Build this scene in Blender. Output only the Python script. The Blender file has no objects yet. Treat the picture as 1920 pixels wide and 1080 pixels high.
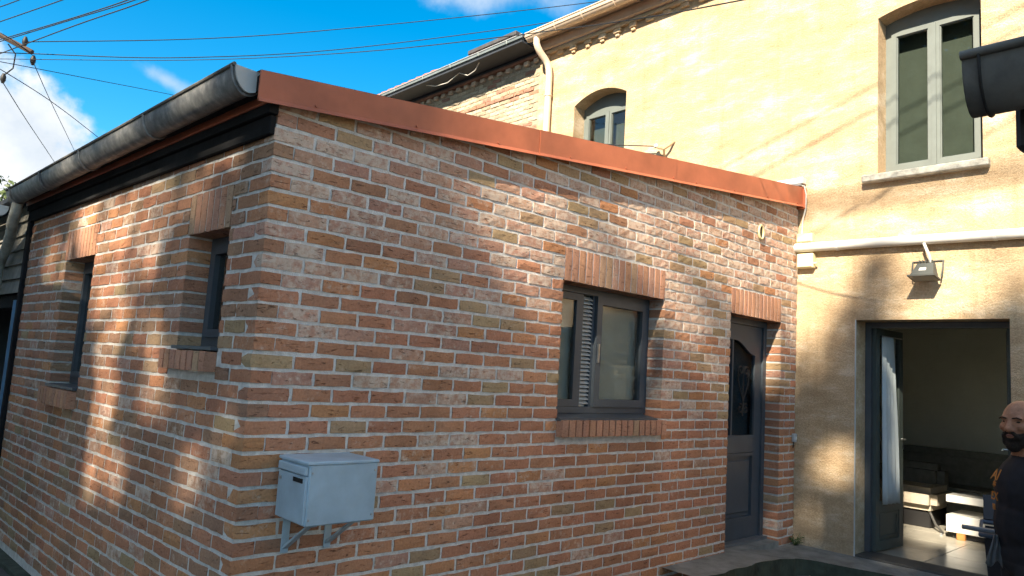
import bpy, bmesh, math, random
from mathutils import Vector, Matrix
import numpy as np
random.seed(11)
rng = np.random.default_rng(5)
R = math.radians
S = bpy.context.scene
COL = S.collection

# ------------------------------------------------------------------ camera
cam_d = bpy.data.cameras.new('camera')
cam_d.sensor_width = 36.0
FPX = 1348.47
cam_d.lens = FPX / 1920 * 36
cam_d.clip_start = 0.05
cam_d.clip_end = 2000
cam = bpy.data.objects.new('camera', cam_d)
COL.objects.link(cam)
CR, CU, CF = (Vector((0.723999, -0.686994, 0.062171)), Vector((-0.125042, -0.042071, 0.991259)),
              Vector((0.678373, 0.725444, 0.116362)))
CP = Vector((-1.4673, -3.3514, 1.5481))
m = Matrix((CR, CU, -CF)).transposed().to_4x4()
m.translation = CP
cam.matrix_world = m
S.camera = cam

def to_px(p):
    d = Vector(p) - CP
    z = d.dot(CF)
    return (960 + FPX * d.dot(CR) / z, 540 - FPX * d.dot(CU) / z, z)

# ------------------------------------------------------------------ sun and sky
SUN = Vector((1, .32, -.80)).normalized()          # the way the light travels
sun_d = bpy.data.lights.new('sun', 'SUN')
sun_d.energy = 4.2
sun_d.angle = R(0.53)
sun_d.color = (1.0, 0.86, 0.66)
sun = bpy.data.objects.new('sun', sun_d)
COL.objects.link(sun)
sun.rotation_euler = SUN.to_track_quat('-Z', 'Y').to_euler()

W = bpy.data.worlds.new('World')
S.world = W
W.use_nodes = True
nt = W.node_tree
bg = nt.nodes['Background']
sky = nt.nodes.new('ShaderNodeTexSky')
sky.sky_type = 'NISHITA'
sky.sun_disc = False
sky.sun_elevation = R(37.3)
sky.sun_rotation = R(252.3)
sky.air_density = 1.0
sky.dust_density = 0.3
sky.ozone_density = 3.0
bg.inputs[1].default_value = 0.11

def nd(tree, typ, **kw):
    n = tree.nodes.new(typ)
    for k, v in kw.items():
        if k.startswith('i_'):
            key = k[2:]
            key = int(key) if key.isdigit() else key
            n.inputs[key].default_value = v
        else:
            setattr(n, k, v)
    return n

def math_n(tree, op, a, b=None, c=None):
    n = tree.nodes.new('ShaderNodeMath')
    n.operation = op
    for i, v in enumerate((a, b, c)):
        if v is None:
            continue
        if isinstance(v, (int, float)):
            n.inputs[i].default_value = v
        else:
            tree.links.new(v, n.inputs[i])
    return n.outputs[0]

def ramp(tree, fac, stops):
    n = tree.nodes.new('ShaderNodeValToRGB')
    e = n.color_ramp.elements
    while len(e) < len(stops):
        e.new(0.5)
    for el, (p, c) in zip(e, stops):
        el.position = p
        el.color = c if len(c) == 4 else (*c, 1)
    tree.links.new(fac, n.inputs[0])
    return n.outputs[0]

def g(v):
    return (v, v, v, 1)

# clouds: a cumulus bank low in the north, with unseen cloud added outside the view for fill
tc = nd(nt, 'ShaderNodeTexCoord')
def dotc(v):
    n = nd(nt, 'ShaderNodeVectorMath', operation='DOT_PRODUCT')
    nt.links.new(tc.outputs['Generated'], n.inputs[0])
    n.inputs[1].default_value = v
    return n.outputs['Value']
nz = nd(nt, 'ShaderNodeTexNoise', i_Scale=9.0, i_Detail=9.0, i_Roughness=0.58)
nt.links.new(tc.outputs['Generated'], nz.inputs['Vector'])
nzb = nd(nt, 'ShaderNodeTexNoise', i_Scale=3.0, i_Detail=6.0, i_Roughness=0.55)
nt.links.new(tc.outputs['Generated'], nzb.inputs['Vector'])
def blob(c, a, wa, wb, amp):
    c = Vector(c).normalized()
    a = Vector(a)
    a = (a - c * a.dot(c)).normalized()
    b = c.cross(a)
    u = math_n(nt, 'DIVIDE', dotc(a), wa)
    v = math_n(nt, 'DIVIDE', dotc(b), wb)
    r2 = math_n(nt, 'SQRT', math_n(nt, 'ADD', math_n(nt, 'MULTIPLY', u, u), math_n(nt, 'MULTIPLY', v, v)))
    front = math_n(nt, 'GREATER_THAN', dotc(c), 0.2)
    base = math_n(nt, 'SUBTRACT', 1.0, r2)
    n = math_n(nt, 'MULTIPLY', math_n(nt, 'SUBTRACT', nz.outputs['Fac'], 0.5), amp)
    n2 = math_n(nt, 'MULTIPLY', math_n(nt, 'SUBTRACT', nzb.outputs['Fac'], 0.5), amp)
    s = math_n(nt, 'ADD', math_n(nt, 'ADD', base, n), n2)
    return s, front
def sm(x, lo, hi, top, front):
    n = nd(nt, 'ShaderNodeMapRange', interpolation_type='SMOOTHSTEP')
    nt.links.new(x, n.inputs[0])
    n.inputs[1].default_value = lo
    n.inputs[2].default_value = hi
    n.inputs[4].default_value = top
    return math_n(nt, 'MULTIPLY', n.outputs[0], front)
s1, f1 = blob((0.11, 0.967, 0.20), (1, -.1, -.25), 0.165, 0.125, 2.0)
s2, f2 = blob((0.255, 0.910, 0.326), (1, -.2, -.35), 0.055, 0.016, 2.2)
s3, f3 = blob((0.56, 0.68, 0.485), (.7, -.7, .02), 0.19, 0.032, 2.6)
dens = math_n(nt, 'MAXIMUM', sm(s1, 0.10, 0.50, 1.0, f1),
              math_n(nt, 'MAXIMUM', sm(s2, 0.0, 0.9, 0.55, f2), sm(s3, 0.0, 1.0, 0.55, f3)))
wide = nd(nt, 'ShaderNodeTexNoise', i_Scale=2.1, i_Detail=8.0, i_Roughness=0.56)
nt.links.new(tc.outputs['Generated'], wide.inputs['Vector'])
away = nd(nt, 'ShaderNodeMapRange', interpolation_type='SMOOTHSTEP')
nt.links.new(dotc((CF.x, CF.y, CF.z)), away.inputs[0])
away.inputs[1].default_value = 0.75
away.inputs[2].default_value = 0.60
fill_cloud = math_n(nt, 'MULTIPLY', sm(wide.outputs['Fac'], 0.44, 0.56, 0.95, 1.0), away.outputs[0])  # cloud added out of view to raise the skylight fill
dens = math_n(nt, 'MAXIMUM', dens, fill_cloud)
hs = nd(nt, 'ShaderNodeHueSaturation', i_Hue=0.486, i_Saturation=1.46, i_Value=0.70)
nt.links.new(sky.outputs[0], hs.inputs['Color'])
cl = ramp(nt, nz.outputs['Fac'], [(0.30, (1.75, 2.05, 2.4)), (0.62, (2.85, 2.95, 3.05))])
mx = nd(nt, 'ShaderNodeMix', data_type='RGBA')
nt.links.new(dens, mx.inputs[0])
nt.links.new(hs.outputs[0], mx.inputs[6])
nt.links.new(cl, mx.inputs[7])
nt.links.new(mx.outputs[2], bg.inputs[0])

S.view_settings.view_transform = 'Standard'
S.view_settings.look = 'None'
S.view_settings.exposure = 1.75
S.view_settings.gamma = 1
S.render.engine = 'CYCLES'
S.cycles.max_bounces = 6
S.cycles.diffuse_bounces = 5
S.cycles.glossy_bounces = 3
S.cycles.transparent_max_bounces = 6
S.cycles.use_adaptive_sampling = True
S.cycles.adaptive_threshold = 0.04
W.cycles.sampling_method = 'MANUAL'
W.cycles.sample_map_resolution = 512
S.cycles.caustics_reflective = False
S.cycles.caustics_refractive = False

# ------------------------------------------------------------------ materials
MATS = {}
def mat(name):
    m_ = bpy.data.materials.new(name)
    m_.use_nodes = True
    MATS[name] = m_
    t = m_.node_tree
    return m_, t, t.nodes['Principled BSDF']

def plain(name, col, rough=0.6, metal=0.0, vary=0.12, scale=6.0, bump=0.0, bscale=80.0, spec=0.4):
    """one paint, with uneven tone and fine relief"""
    m_, t, p = mat(name)
    geo = nd(t, 'ShaderNodeNewGeometry')
    n = nd(t, 'ShaderNodeTexNoise', i_Scale=scale, i_Detail=6.0, i_Roughness=0.6)
    t.links.new(geo.outputs['Position'], n.inputs['Vector'])
    lo = tuple(c * (1 - vary) for c in col)
    hi = tuple(min(1, c * (1 + vary)) for c in col)
    t.links.new(ramp(t, n.outputs['Fac'], [(0.3, lo), (0.7, hi)]), p.inputs['Base Color'])
    p.inputs['Roughness'].default_value = rough
    p.inputs['Metallic'].default_value = metal
    p.inputs['Specular IOR Level'].default_value = spec
    if bump:
        n2 = nd(t, 'ShaderNodeTexNoise', i_Scale=bscale, i_Detail=3.0)
        t.links.new(geo.outputs['Position'], n2.inputs['Vector'])
        b = nd(t, 'ShaderNodeBump', i_Strength=bump, i_Distance=0.01)
        t.links.new(n2.outputs['Fac'], b.inputs['Height'])
        t.links.new(b.outputs[0], p.inputs['Normal'])
    return m_

def brick_material(name, joined):
    m_, t, p = mat(name)
    geo = nd(t, 'ShaderNodeNewGeometry')
    if joined:
        a = nd(t, 'ShaderNodeAttribute', attribute_name='tone')
        colour, amount = a.outputs['Color'], a.outputs['Alpha']
    else:
        a = nd(t, 'ShaderNodeObjectInfo')
        colour, amount = a.outputs['Color'], a.outputs['Alpha']
    sep = nd(t, 'ShaderNodeSeparateXYZ')
    t.links.new(geo.outputs['Position'], sep.inputs[0])
    along = math_n(t, 'SUBTRACT', sep.outputs[0], sep.outputs[1])
    com = nd(t, 'ShaderNodeCombineXYZ')
    t.links.new(math_n(t, 'MULTIPLY', along, 20.0), com.inputs[0])
    t.links.new(math_n(t, 'MULTIPLY', sep.outputs[2], 84.0), com.inputs[1])
    t.links.new(math_n(t, 'MULTIPLY', amount, 90.0), com.inputs[2])
    crease = nd(t, 'ShaderNodeTexNoise', i_Scale=1.0, i_Detail=3.0, i_Roughness=0.6, i_Distortion=0.9)
    t.links.new(com.outputs[0], crease.inputs['Vector'])
    dark = ramp(t, crease.outputs['Fac'], [(0.60, g(0)), (0.70, g(1))])
    fine = nd(t, 'ShaderNodeTexNoise', i_Scale=70.0, i_Detail=5.0, i_Roughness=0.65)
    t.links.new(geo.outputs['Position'], fine.inputs['Vector'])
    wash = nd(t, 'ShaderNodeTexNoise', i_Scale=21.0, i_Detail=7.0, i_Roughness=0.7)
    t.links.new(geo.outputs['Position'], wash.inputs['Vector'])
    mottled = nd(t, 'ShaderNodeMix', data_type='RGBA', blend_type='OVERLAY')
    mottled.inputs[0].default_value = 0.55
    t.links.new(colour, mottled.inputs[6])
    t.links.new(ramp(t, fine.outputs['Fac'], [(0.25, g(0.36)), (0.75, g(0.78))]), mottled.inputs[7])
    # lime bloom left on the face by the pointing; also carries painted sunlit brightening
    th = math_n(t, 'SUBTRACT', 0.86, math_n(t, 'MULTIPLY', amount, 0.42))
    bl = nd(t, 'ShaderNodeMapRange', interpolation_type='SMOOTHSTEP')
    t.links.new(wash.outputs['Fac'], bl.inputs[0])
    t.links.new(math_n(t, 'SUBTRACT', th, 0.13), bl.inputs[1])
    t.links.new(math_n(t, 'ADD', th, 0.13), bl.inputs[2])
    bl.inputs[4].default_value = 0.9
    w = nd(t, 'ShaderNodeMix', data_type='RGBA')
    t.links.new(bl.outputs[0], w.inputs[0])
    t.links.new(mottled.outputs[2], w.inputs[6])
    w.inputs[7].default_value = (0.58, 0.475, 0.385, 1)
    d = nd(t, 'ShaderNodeMix', data_type='RGBA', blend_type='MULTIPLY')
    t.links.new(math_n(t, 'MULTIPLY', dark, 0.72), d.inputs[0])
    t.links.new(w.outputs[2], d.inputs[6])
    d.inputs[7].default_value = (0.22, 0.17, 0.15, 1)
    # broad weathering and run-off marks
    wm = nd(t, 'ShaderNodeMapping')
    wm.inputs['Scale'].default_value = (1.6, 1.6, 0.5)
    t.links.new(geo.outputs['Position'], wm.inputs[0])
    wn = nd(t, 'ShaderNodeTexNoise', i_Scale=1.5, i_Detail=7.0, i_Roughness=0.62)
    t.links.new(wm.outputs[0], wn.inputs['Vector'])
    st_ = nd(t, 'ShaderNodeMix', data_type='RGBA', blend_type='MULTIPLY')
    st_.inputs[0].default_value = 1.0
    t.links.new(d.outputs[2], st_.inputs[6])
    t.links.new(ramp(t, wn.outputs['Fac'], [(0.30, (0.80, 0.79, 0.78)), (0.55, (1.05, 1.05, 1.05)), (0.75, (1.2, 1.18, 1.15))]), st_.inputs[7])
    t.links.new(st_.outputs[2], p.inputs['Base Color'])
    p.inputs['Roughness'].default_value = 0.88
    p.inputs['Specular IOR Level'].default_value = 0.25
    hgt = math_n(t, 'SUBTRACT', math_n(t, 'MULTIPLY', fine.outputs['Fac'], 0.5), math_n(t, 'MULTIPLY', dark, 0.8))
    b = nd(t, 'ShaderNodeBump', i_Strength=0.8, i_Distance=0.006)
    t.links.new(hgt, b.inputs['Height'])
    t.links.new(b.outputs[0], p.inputs['Normal'])
    return m_

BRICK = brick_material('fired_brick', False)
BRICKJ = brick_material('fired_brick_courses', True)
MORTAR = plain('mortar', (0.59, 0.58, 0.555), 0.95, vary=0.22, scale=22, bump=0.6, bscale=160)

def stucco_material():
    m_, t, p = mat('roughcast_render')
    geo = nd(t, 'ShaderNodeNewGeometry')
    a = nd(t, 'ShaderNodeTexNoise', i_Scale=3.2, i_Detail=9.0, i_Roughness=0.72)
    b = nd(t, 'ShaderNodeTexNoise', i_Scale=55.0, i_Detail=4.0, i_Roughness=0.7)
    mp = nd(t, 'ShaderNodeMapping')
    mp.inputs['Scale'].default_value = (1, 0.55, 1.5)
    t.links.new(geo.outputs['Position'], mp.inputs[0])
    t.links.new(mp.outputs[0], a.inputs['Vector'])
    t.links.new(geo.outputs['Position'], b.inputs['Vector'])
    c1 = ramp(t, a.outputs['Fac'], [(0.36, (0.52, 0.37, 0.225)), (0.52, (0.64, 0.48, 0.305)), (0.64, (0.77, 0.64, 0.47))])
    mm = nd(t, 'ShaderNodeMix', data_type='RGBA', blend_type='MULTIPLY')
    mm.inputs[0].default_value = 0.55
    t.links.new(c1, mm.inputs[6])
    t.links.new(ramp(t, b.outputs['Fac'], [(0.3, g(0.55)), (0.62, g(1))]), mm.inputs[7])
    # faint run-off streaks
    rm = nd(t, 'ShaderNodeMapping')
    rm.inputs['Scale'].default_value = (1, 5.0, 0.35)
    t.links.new(geo.outputs['Position'], rm.inputs[0])
    rn = nd(t, 'ShaderNodeTexNoise', i_Scale=2.2, i_Detail=6.0, i_Roughness=0.6)
    t.links.new(rm.outputs[0], rn.inputs['Vector'])
    m3 = nd(t, 'ShaderNodeMix', data_type='RGBA', blend_type='MULTIPLY')
    m3.inputs[0].default_value = 1.0
    t.links.new(mm.outputs[2], m3.inputs[6])
    t.links.new(ramp(t, rn.outputs['Fac'], [(0.32, (0.90, 0.89, 0.87)), (0.5, (1, 1, 1))]), m3.inputs[7])
    mm = m3
    # splash dirt along the foot of the wall
    sep = nd(t, 'ShaderNodeSeparateXYZ')
    t.links.new(geo.outputs['Position'], sep.inputs[0])
    foot = nd(t, 'ShaderNodeMapRange')
    t.links.new(math_n(t, 'ADD', sep.outputs[2], math_n(t, 'MULTIPLY', a.outputs['Fac'], 0.7)), foot.inputs[0])
    foot.inputs[1].default_value = 0.9
    foot.inputs[2].default_value = 0.35
    foot.inputs[4].default_value = 0.5
    m2 = nd(t, 'ShaderNodeMix', data_type='RGBA')
    t.links.new(foot.outputs[0], m2.inputs[0])
    t.links.new(mm.outputs[2], m2.inputs[6])
    m2.inputs[7].default_value = (0.20, 0.185, 0.15, 1)
    t.links.new(m2.outputs[2], p.inputs['Base Color'])
    p.inputs['Roughness'].default_value = 0.95
    p.inputs['Specular IOR Level'].default_value = 0.15
    h = math_n(t, 'ADD', b.outputs['Fac'], math_n(t, 'MULTIPLY', a.outputs['Fac'], 0.8))
    bp = nd(t, 'ShaderNodeBump', i_Strength=0.9, i_Distance=0.016)
    t.links.new(h, bp.inputs['Height'])
    t.links.new(bp.outputs[0], p.inputs['Normal'])
    return m_
STUCCO = stucco_material()

def glass_material(name, tint, rough=0.0, clear=0.9, ior=1.5, refl=1.7):
    m_ = bpy.data.materials.new(name)
    m_.use_nodes = True
    t = m_.node_tree
    for n in list(t.nodes):
        t.nodes.remove(n)
    o = t.nodes.new('ShaderNodeOutputMaterial')
    tr = nd(t, 'ShaderNodeBsdfTransparent')
    tr.inputs[0].default_value = (tint[0] * clear, tint[1] * clear, tint[2] * clear, 1)
    gl = nd(t, 'ShaderNodeBsdfGlossy')
    gl.inputs['Roughness'].default_value = rough
    fr = nd(t, 'ShaderNodeFresnel', i_IOR=ior)
    mxx = nd(t, 'ShaderNodeMixShader')
    ge = nd(t, 'ShaderNodeNewGeometry')
    t.links.new(math_n(t, 'MULTIPLY', math_n(t, 'MULTIPLY', fr.outputs[0], refl), math_n(t, 'SUBTRACT', 1.0, ge.outputs['Backfacing'])), mxx.inputs[0])
    t.links.new(tr.outputs[0], mxx.inputs[1])
    t.links.new(gl.outputs[0], mxx.inputs[2])
    t.links.new(mxx.outputs[0], o.inputs[0])
    return m_
GLASS = glass_material('window_glass', (0.90, 0.92, 0.90))
GLASSB = glass_material('upper_window_glass', (0.88, 0.92, 0.89), ior=1.55)

def zinc_material():
    m_, t, p = mat('weathered_zinc')
    geo = nd(t, 'ShaderNodeNewGeometry')
    n = nd(t, 'ShaderNodeTexNoise', i_Scale=16.0, i_Detail=6.0, i_Roughness=0.6)
    t.links.new(geo.outputs['Position'], n.inputs['Vector'])
    t.links.new(ramp(t, n.outputs['Fac'], [(0.35, (0.13, 0.135, 0.14)), (0.55, (0.22, 0.225, 0.225)), (0.75, (0.38, 0.375, 0.35))]),
                p.inputs['Base Color'])
    p.inputs['Metallic'].default_value = 0.25
    p.inputs['Roughness'].default_value = 0.55
    return m_
ZINC = zinc_material()
ZINC_DARK = plain('old_dark_zinc', (0.12, 0.117, 0.108), 0.75, 0.1, vary=0.4, scale=9)
ZINC_CREAM = plain('cream_painted_zinc', (0.66, 0.54, 0.42), 0.5, vary=0.08)
ZINC_NEIGHBOUR = plain('grey_blue_zinc', (0.23, 0.27, 0.28), 0.5, 0.3, vary=0.3, scale=4)
ANTHRACITE = plain('anthracite_paint', (0.060, 0.074, 0.090), 0.42, vary=0.12)
GREYFRAME = plain('grey_green_frame_paint', (0.15, 0.175, 0.168), 0.5, vary=0.10)
RED_SHEET = plain('brick_red_coated_sheet', (0.42, 0.128, 0.066), 0.46, vary=0.22, scale=2.6, bump=0.25, bscale=2.2, spec=0.35)
BLACK_WOOD = plain('black_stained_board', (0.014, 0.0145, 0.016), 0.9, spec=.12, vary=0.5, scale=3, bump=0.3, bscale=20)
TERRACOTTA = plain('terracotta', (0.46, 0.145, 0.075), 0.8, vary=0.3, scale=11, bump=0.2)
MAILBLUE = plain('pale_blue_grey_enamel', (0.34, 0.45, 0.53), 0.42, vary=0.16, scale=5, bump=0.08, bscale=9)
DARKSLOT = plain('dark_gap', (0.008, 0.008, 0.009), 0.8)
CONCRETE = plain('worn_concrete', (0.20, 0.20, 0.185), 0.9, vary=0.4, scale=5, bump=0.6, bscale=45)
MOSSY = plain('mossy_concrete', (0.035, 0.046, 0.034), 0.95, vary=0.5, scale=7, bump=0.7, bscale=30)
STONE_SILL = plain('lichened_sill_stone', (0.46, 0.45, 0.40), 0.9, vary=0.38, scale=16, bump=0.5, bscale=60)
ASPHALT = plain('yard_asphalt', (0.075, 0.075, 0.076), 0.92, vary=0.3, scale=3, bump=0.9, bscale=120)
PVC = plain('white_pvc', (0.62, 0.62, 0.60), 0.4, vary=0.05)
CREAM_BOX = plain('cream_junction_box', (0.72, 0.64, 0.40), 0.5, vary=0.07)
BRASS = plain('yellow_plastic_ring', (0.62, 0.54, 0.30), 0.5, vary=0.12)
BLACK = plain('black_rubber', (0.012, 0.012, 0.013), 0.55)
LAMPGREY = plain('floodlight_grey', (0.075, 0.082, 0.078), 0.55, vary=0.12)
WHITE_PAPER = plain('white_label', (0.75, 0.75, 0.72), 0.6)
INT_WALL = plain('room_plaster', (0.66, 0.68, 0.62), 0.9, vary=0.08, scale=2)
INT_TILE = plain('floor_tile', (0.45, 0.43, 0.37), 0.22, vary=0.14, scale=3, spec=0.5)
GROUT = plain('floor_grout', (0.08, 0.075, 0.065), 0.9)
WHITE_LACQUER = plain('white_lacquer', (0.80, 0.80, 0.77), 0.18, vary=0.02)
SOFA_LIGHT = plain('beige_upholstery', (0.46, 0.41, 0.33), 0.9, vary=0.1, scale=30, bump=0.3, bscale=300)
SOFA_DARK = plain('charcoal_upholstery', (0.19, 0.19, 0.17), 0.95, vary=0.2, scale=12)
CUSHION = plain('taupe_cushion', (0.40, 0.37, 0.30), 0.95, vary=0.2)
CHROME = plain('brushed_steel', (0.50, 0.51, 0.52), 0.3, 0.9)
CURTAIN = plain('pale_blue_curtain', (0.52, 0.60, 0.64), 0.9, vary=0.06)
WOODB = plain('brown_wood', (0.16, 0.075, 0.04), 0.6, vary=0.3)
WEATHERBOARD = plain('grey_weathered_board', (0.185, 0.18, 0.155), 0.9, vary=0.35, scale=5, bump=0.5, bscale=18)
BLUE_POST = plain('blue_painted_post', (0.075, 0.165, 0.27), 0.45, vary=0.15)
BARK = plain('bark', (0.085, 0.065, 0.045), 0.95, vary=0.4, scale=6, bump=0.8, bscale=20)
SLATE = plain('dark_roof_slate', (0.07, 0.07, 0.075), 0.7, vary=0.3)
PALE_SOFFIT = plain('pale_soffit_board', (0.36, 0.41, 0.40), 0.7, vary=0.08)
POLE_WOOD = plain('creosoted_pole', (0.07, 0.05, 0.04), 0.9, vary=0.3)
CABLE = plain('black_cable', (0.018, 0.02, 0.023), 0.6)
WHITE_CABLE = plain('grey_cable', (0.55, 0.55, 0.52), 0.6)
SKIN = plain('skin', (0.33, 0.165, 0.098), 0.6, vary=0.22, scale=38, bump=0.3, bscale=160)
CLOTH = plain('black_shirt', (0.012, 0.013, 0.018), 0.9, vary=0.3, scale=20)
TROUSERS = plain('dark_trousers', (0.022, 0.024, 0.03), 0.9, vary=0.3)
BEARD = plain('dark_beard', (0.022, 0.016, 0.012), 0.95, vary=0.5, scale=60, bump=1.0, bscale=260)
LIP = plain('lip', (0.24, 0.10, 0.085), 0.5)
EYE = plain('eye', (0.045, 0.035, 0.03), 0.2)
ORANGE_PRINT = plain('orange_print', (0.50, 0.20, 0.045), 0.8)
GREY_CLOTH = plain('grey_rag', (0.12, 0.14, 0.155), 0.95, vary=0.15)
PACKET_BLUE = plain('blue_packet', (0.10, 0.15, 0.45), 0.5)
ORANGE_REFLECTION = plain('orange_reflection', (0.50, 0.22, 0.07), 0.5, vary=0.2)  # colour of the orange reflection at the table base

def leaf_material(name, lo, hi):
    m_, t, p = mat(name)
    geo = nd(t, 'ShaderNodeNewGeometry')
    n = nd(t, 'ShaderNodeTexNoise', i_Scale=2.5, i_Detail=4.0)
    t.links.new(geo.outputs['Position'], n.inputs['Vector'])
    t.links.new(ramp(t, n.outputs['Fac'], [(0.35, lo), (0.65, hi)]), p.inputs['Base Color'])
    p.inputs['Roughness'].default_value = 0.6
    return m_
LEAF = leaf_material('leaf_green', (0.030, 0.055, 0.018), (0.085, 0.125, 0.035))
LEAF2 = leaf_material('leaf_light_green', (0.05, 0.085, 0.025), (0.12, 0.16, 0.05))

# ------------------------------------------------------------------ builders
class MB:
    def __init__(self):
        self.v, self.f = [], []
    def add(self, vs, fs):
        k = len(self.v)
        self.v += [tuple(p) for p in vs]
        self.f += [tuple(i + k for i in f) for f in fs]
        return self
    def box(self, x0, x1, y0, y1, z0, z1):
        vs = [(x, y, z) for z in (z0, z1) for y in (y0, y1) for x in (x0, x1)]
        return self.add(vs, [(0, 2, 3, 1), (4, 5, 7, 6), (0, 1, 5, 4), (2, 6, 7, 3), (0, 4, 6, 2), (1, 3, 7, 5)])
    def bbox(self, x0, x1, y0, y1, z0, z1, b=0.004):
        """box with chamfered edges"""
        bm = bmesh.new()
        bmesh.ops.create_cube(bm, size=1)
        for v in bm.verts:
            v.co = Vector(((x0 + x1) / 2 + v.co.x * (x1 - x0), (y0 + y1) / 2 + v.co.y * (y1 - y0), (z0 + z1) / 2 + v.co.z * (z1 - z0)))
        bmesh.ops.bevel(bm, geom=list(bm.edges), offset=min(b, .45 * min(x1 - x0, y1 - y0, z1 - z0)), segments=1, affect='EDGES')
        bm.verts.index_update()
        self.add([v.co for v in bm.verts], [[v.index for v in f.verts] for f in bm.faces])
        bm.free()
        return self
    def tube(self, path, r, n=8, caps=True):
        path = [Vector(p) for p in path]
        rs = r if isinstance(r, (list, tuple)) else [r] * len(path)
        rings = []
        up = None
        for i, p in enumerate(path):
            d = (path[min(i + 1, len(path) - 1)] - path[max(i - 1, 0)]).normalized()
            if up is None:
                up = Vector((0, 0, 1)) if abs(d.z) < .9 else Vector((1, 0, 0))
            a = d.cross(up).normalized()
            b = a.cross(d).normalized()
            up = b
            rings.append([p + (a * math.cos(2 * math.pi * k / n) + b * math.sin(2 * math.pi * k / n)) * rs[i] for k in range(n)])
        vs = [q for ring in rings for q in ring]
        fs = []
        for i in range(len(path) - 1):
            for k in range(n):
                k2 = (k + 1) % n
                fs.append((i * n + k, i * n + k2, (i + 1) * n + k2, (i + 1) * n + k))
        if caps:
            fs.append(tuple(range(n - 1, -1, -1)))
            fs.append(tuple((len(path) - 1) * n + k for k in range(n)))
        return self.add(vs, fs)
    def prism(self, prof, fn, a, b):
        """closed outline prof (2-D) carried from a to b; fn(p, t) gives the 3-D point"""
        n = len(prof)
        vs = [fn(p, a) for p in prof] + [fn(p, b) for p in prof]
        fs = [(i, (i + 1) % n, n + (i + 1) % n, n + i) for i in range(n)]
        fs += [tuple(range(n - 1, -1, -1)), tuple(range(n, 2 * n))]
        return self.add(vs, fs)
    def sphere(self, c, r, nu=10, nv=7, sc=(1, 1, 1)):
        vs, fs = [], []
        for i in range(nv + 1):
            th = math.pi * i / nv
            for j in range(nu):
                ph = 2 * math.pi * j / nu
                vs.append((c[0] + r * sc[0] * math.sin(th) * math.cos(ph), c[1] + r * sc[1] * math.sin(th) * math.sin(ph), c[2] + r * sc[2] * math.cos(th)))
        for i in range(nv):
            for j in range(nu):
                fs.append((i * nu + j, i * nu + (j + 1) % nu, (i + 1) * nu + (j + 1) % nu, (i + 1) * nu + j))
        return self.add(vs, fs)
    def build(self, name, material, parent=None, smooth=False, loc=None, rz=0.0, fix=True):
        me = bpy.data.meshes.new(name)
        me.from_pydata(self.v, [], self.f)
        if fix:
            bm = bmesh.new()
            bm.from_mesh(me)
            bmesh.ops.recalc_face_normals(bm, faces=bm.faces)
            bm.to_mesh(me)
            bm.free()
        me.materials.append(material)
        if smooth:
            me.polygons.foreach_set('use_smooth', [True] * len(me.polygons))
            try:
                me.set_sharp_from_angle(angle=R(40))
            except Exception:
                pass
        return link(name, me, parent, loc, rz)

def link(name, data, parent=None, loc=None, rz=0.0):
    o = bpy.data.objects.new(name, data)
    COL.objects.link(o)
    if parent is not None:
        o.parent = parent
    if loc is not None:
        o.location = loc
    o.rotation_euler[2] = rz
    return o

def tag(o, label=None, cat=None, group=None, kind=None):
    if label: o['label'] = label
    if cat: o['category'] = cat
    if group: o['group'] = group
    if kind: o['kind'] = kind
    return o

def thing(name, label, cat, loc=(0, 0, 0), rz=0.0, group=None):
    return tag(link(name, None, None, loc, rz), label, cat, group)

def gutter_prof(w, d, n=10, t=0.006):
    """half-round trough in (across, height) with a rolled lip on the outer side"""
    out = [(-w * math.cos(math.pi * i / n), -d * math.sin(math.pi * i / n)) for i in range(n + 1)]
    inn = [(-(w - t) * math.cos(math.pi * i / n), -(d - t) * math.sin(math.pi * i / n)) for i in range(n, -1, -1)]
    return out + inn

# ------------------------------------------------------------------ ground
D = 5.69
def ground_z(x, y):
    t = min(1, max(0, (x - 2.4) / 2.2))
    z = -0.17 + 0.09 * t
    if x < 0.5:
        z -= min(0.10, (0.5 - x) * 0.05)
    return z
mb = MB()
xs = [-900, -300, -80, -40, -20, -10, -5, -3, -2, -1, 0, .5, 1, 2, 2.4, 3, 3.8, 4.6, 5.5, 6.5, 12, 40, 120, 400, 900]
ys = [-900, -300, -80, -30, -12, -6, -4, -3, -2, -1, 0, 1, 3, 6, 10, 20, 60, 200, 600, 900]
vs = [(x, y, ground_z(x, y)) for y in ys for x in xs]
nx = len(xs)
mb.add(vs, [(j * nx + i, j * nx + i + 1, (j + 1) * nx + i + 1, (j + 1) * nx + i) for j in range(len(ys) - 1) for i in range(nx - 1)])
tag(mb.build('ground', ASPHALT), kind='structure')

# concrete apron along the two doors
mb = MB()
def slab_z(x):
    return 0.112 if x < 4.5 else 0.112 - 0.066 * min(1, (x - 4.5) / 0.7)
path = []
nseg = 14
for i in range(nseg + 1):
    x = 3.45 + (4.95 - 3.45) * i / nseg
    path.append((x, -0.34 + 0.015 * math.sin(i * 1.7)))
for i in range(1, 9):
    a = i / 8 * math.pi / 2
    path.append((4.95 + 0.22 * math.sin(a), -0.56 + 0.22 * math.cos(a)))
for i in range(1, 15):
    path.append((5.17 + 0.24 * min(1, i / 5), -0.56 - 2.6 * i / 14))
top_in, top_out, bot = [], [], []
for x, y in path:
    wx, wy = (x, 0.02) if x < 5.0 and y > -0.45 else (D + 0.02, min(0.02, y + 0.55))
    if 4.9 < x < 5.18 and y > -0.6:
        wx, wy = D + 0.02 - (5.18 - x) * 2.5, 0.02
    top_in.append((wx, wy, slab_z(wx) + 0.004))
    top_out.append((x, y, slab_z(x)))
    bot.append((x - 0.02, y - 0.02, -0.25))
n = len(path)
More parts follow.
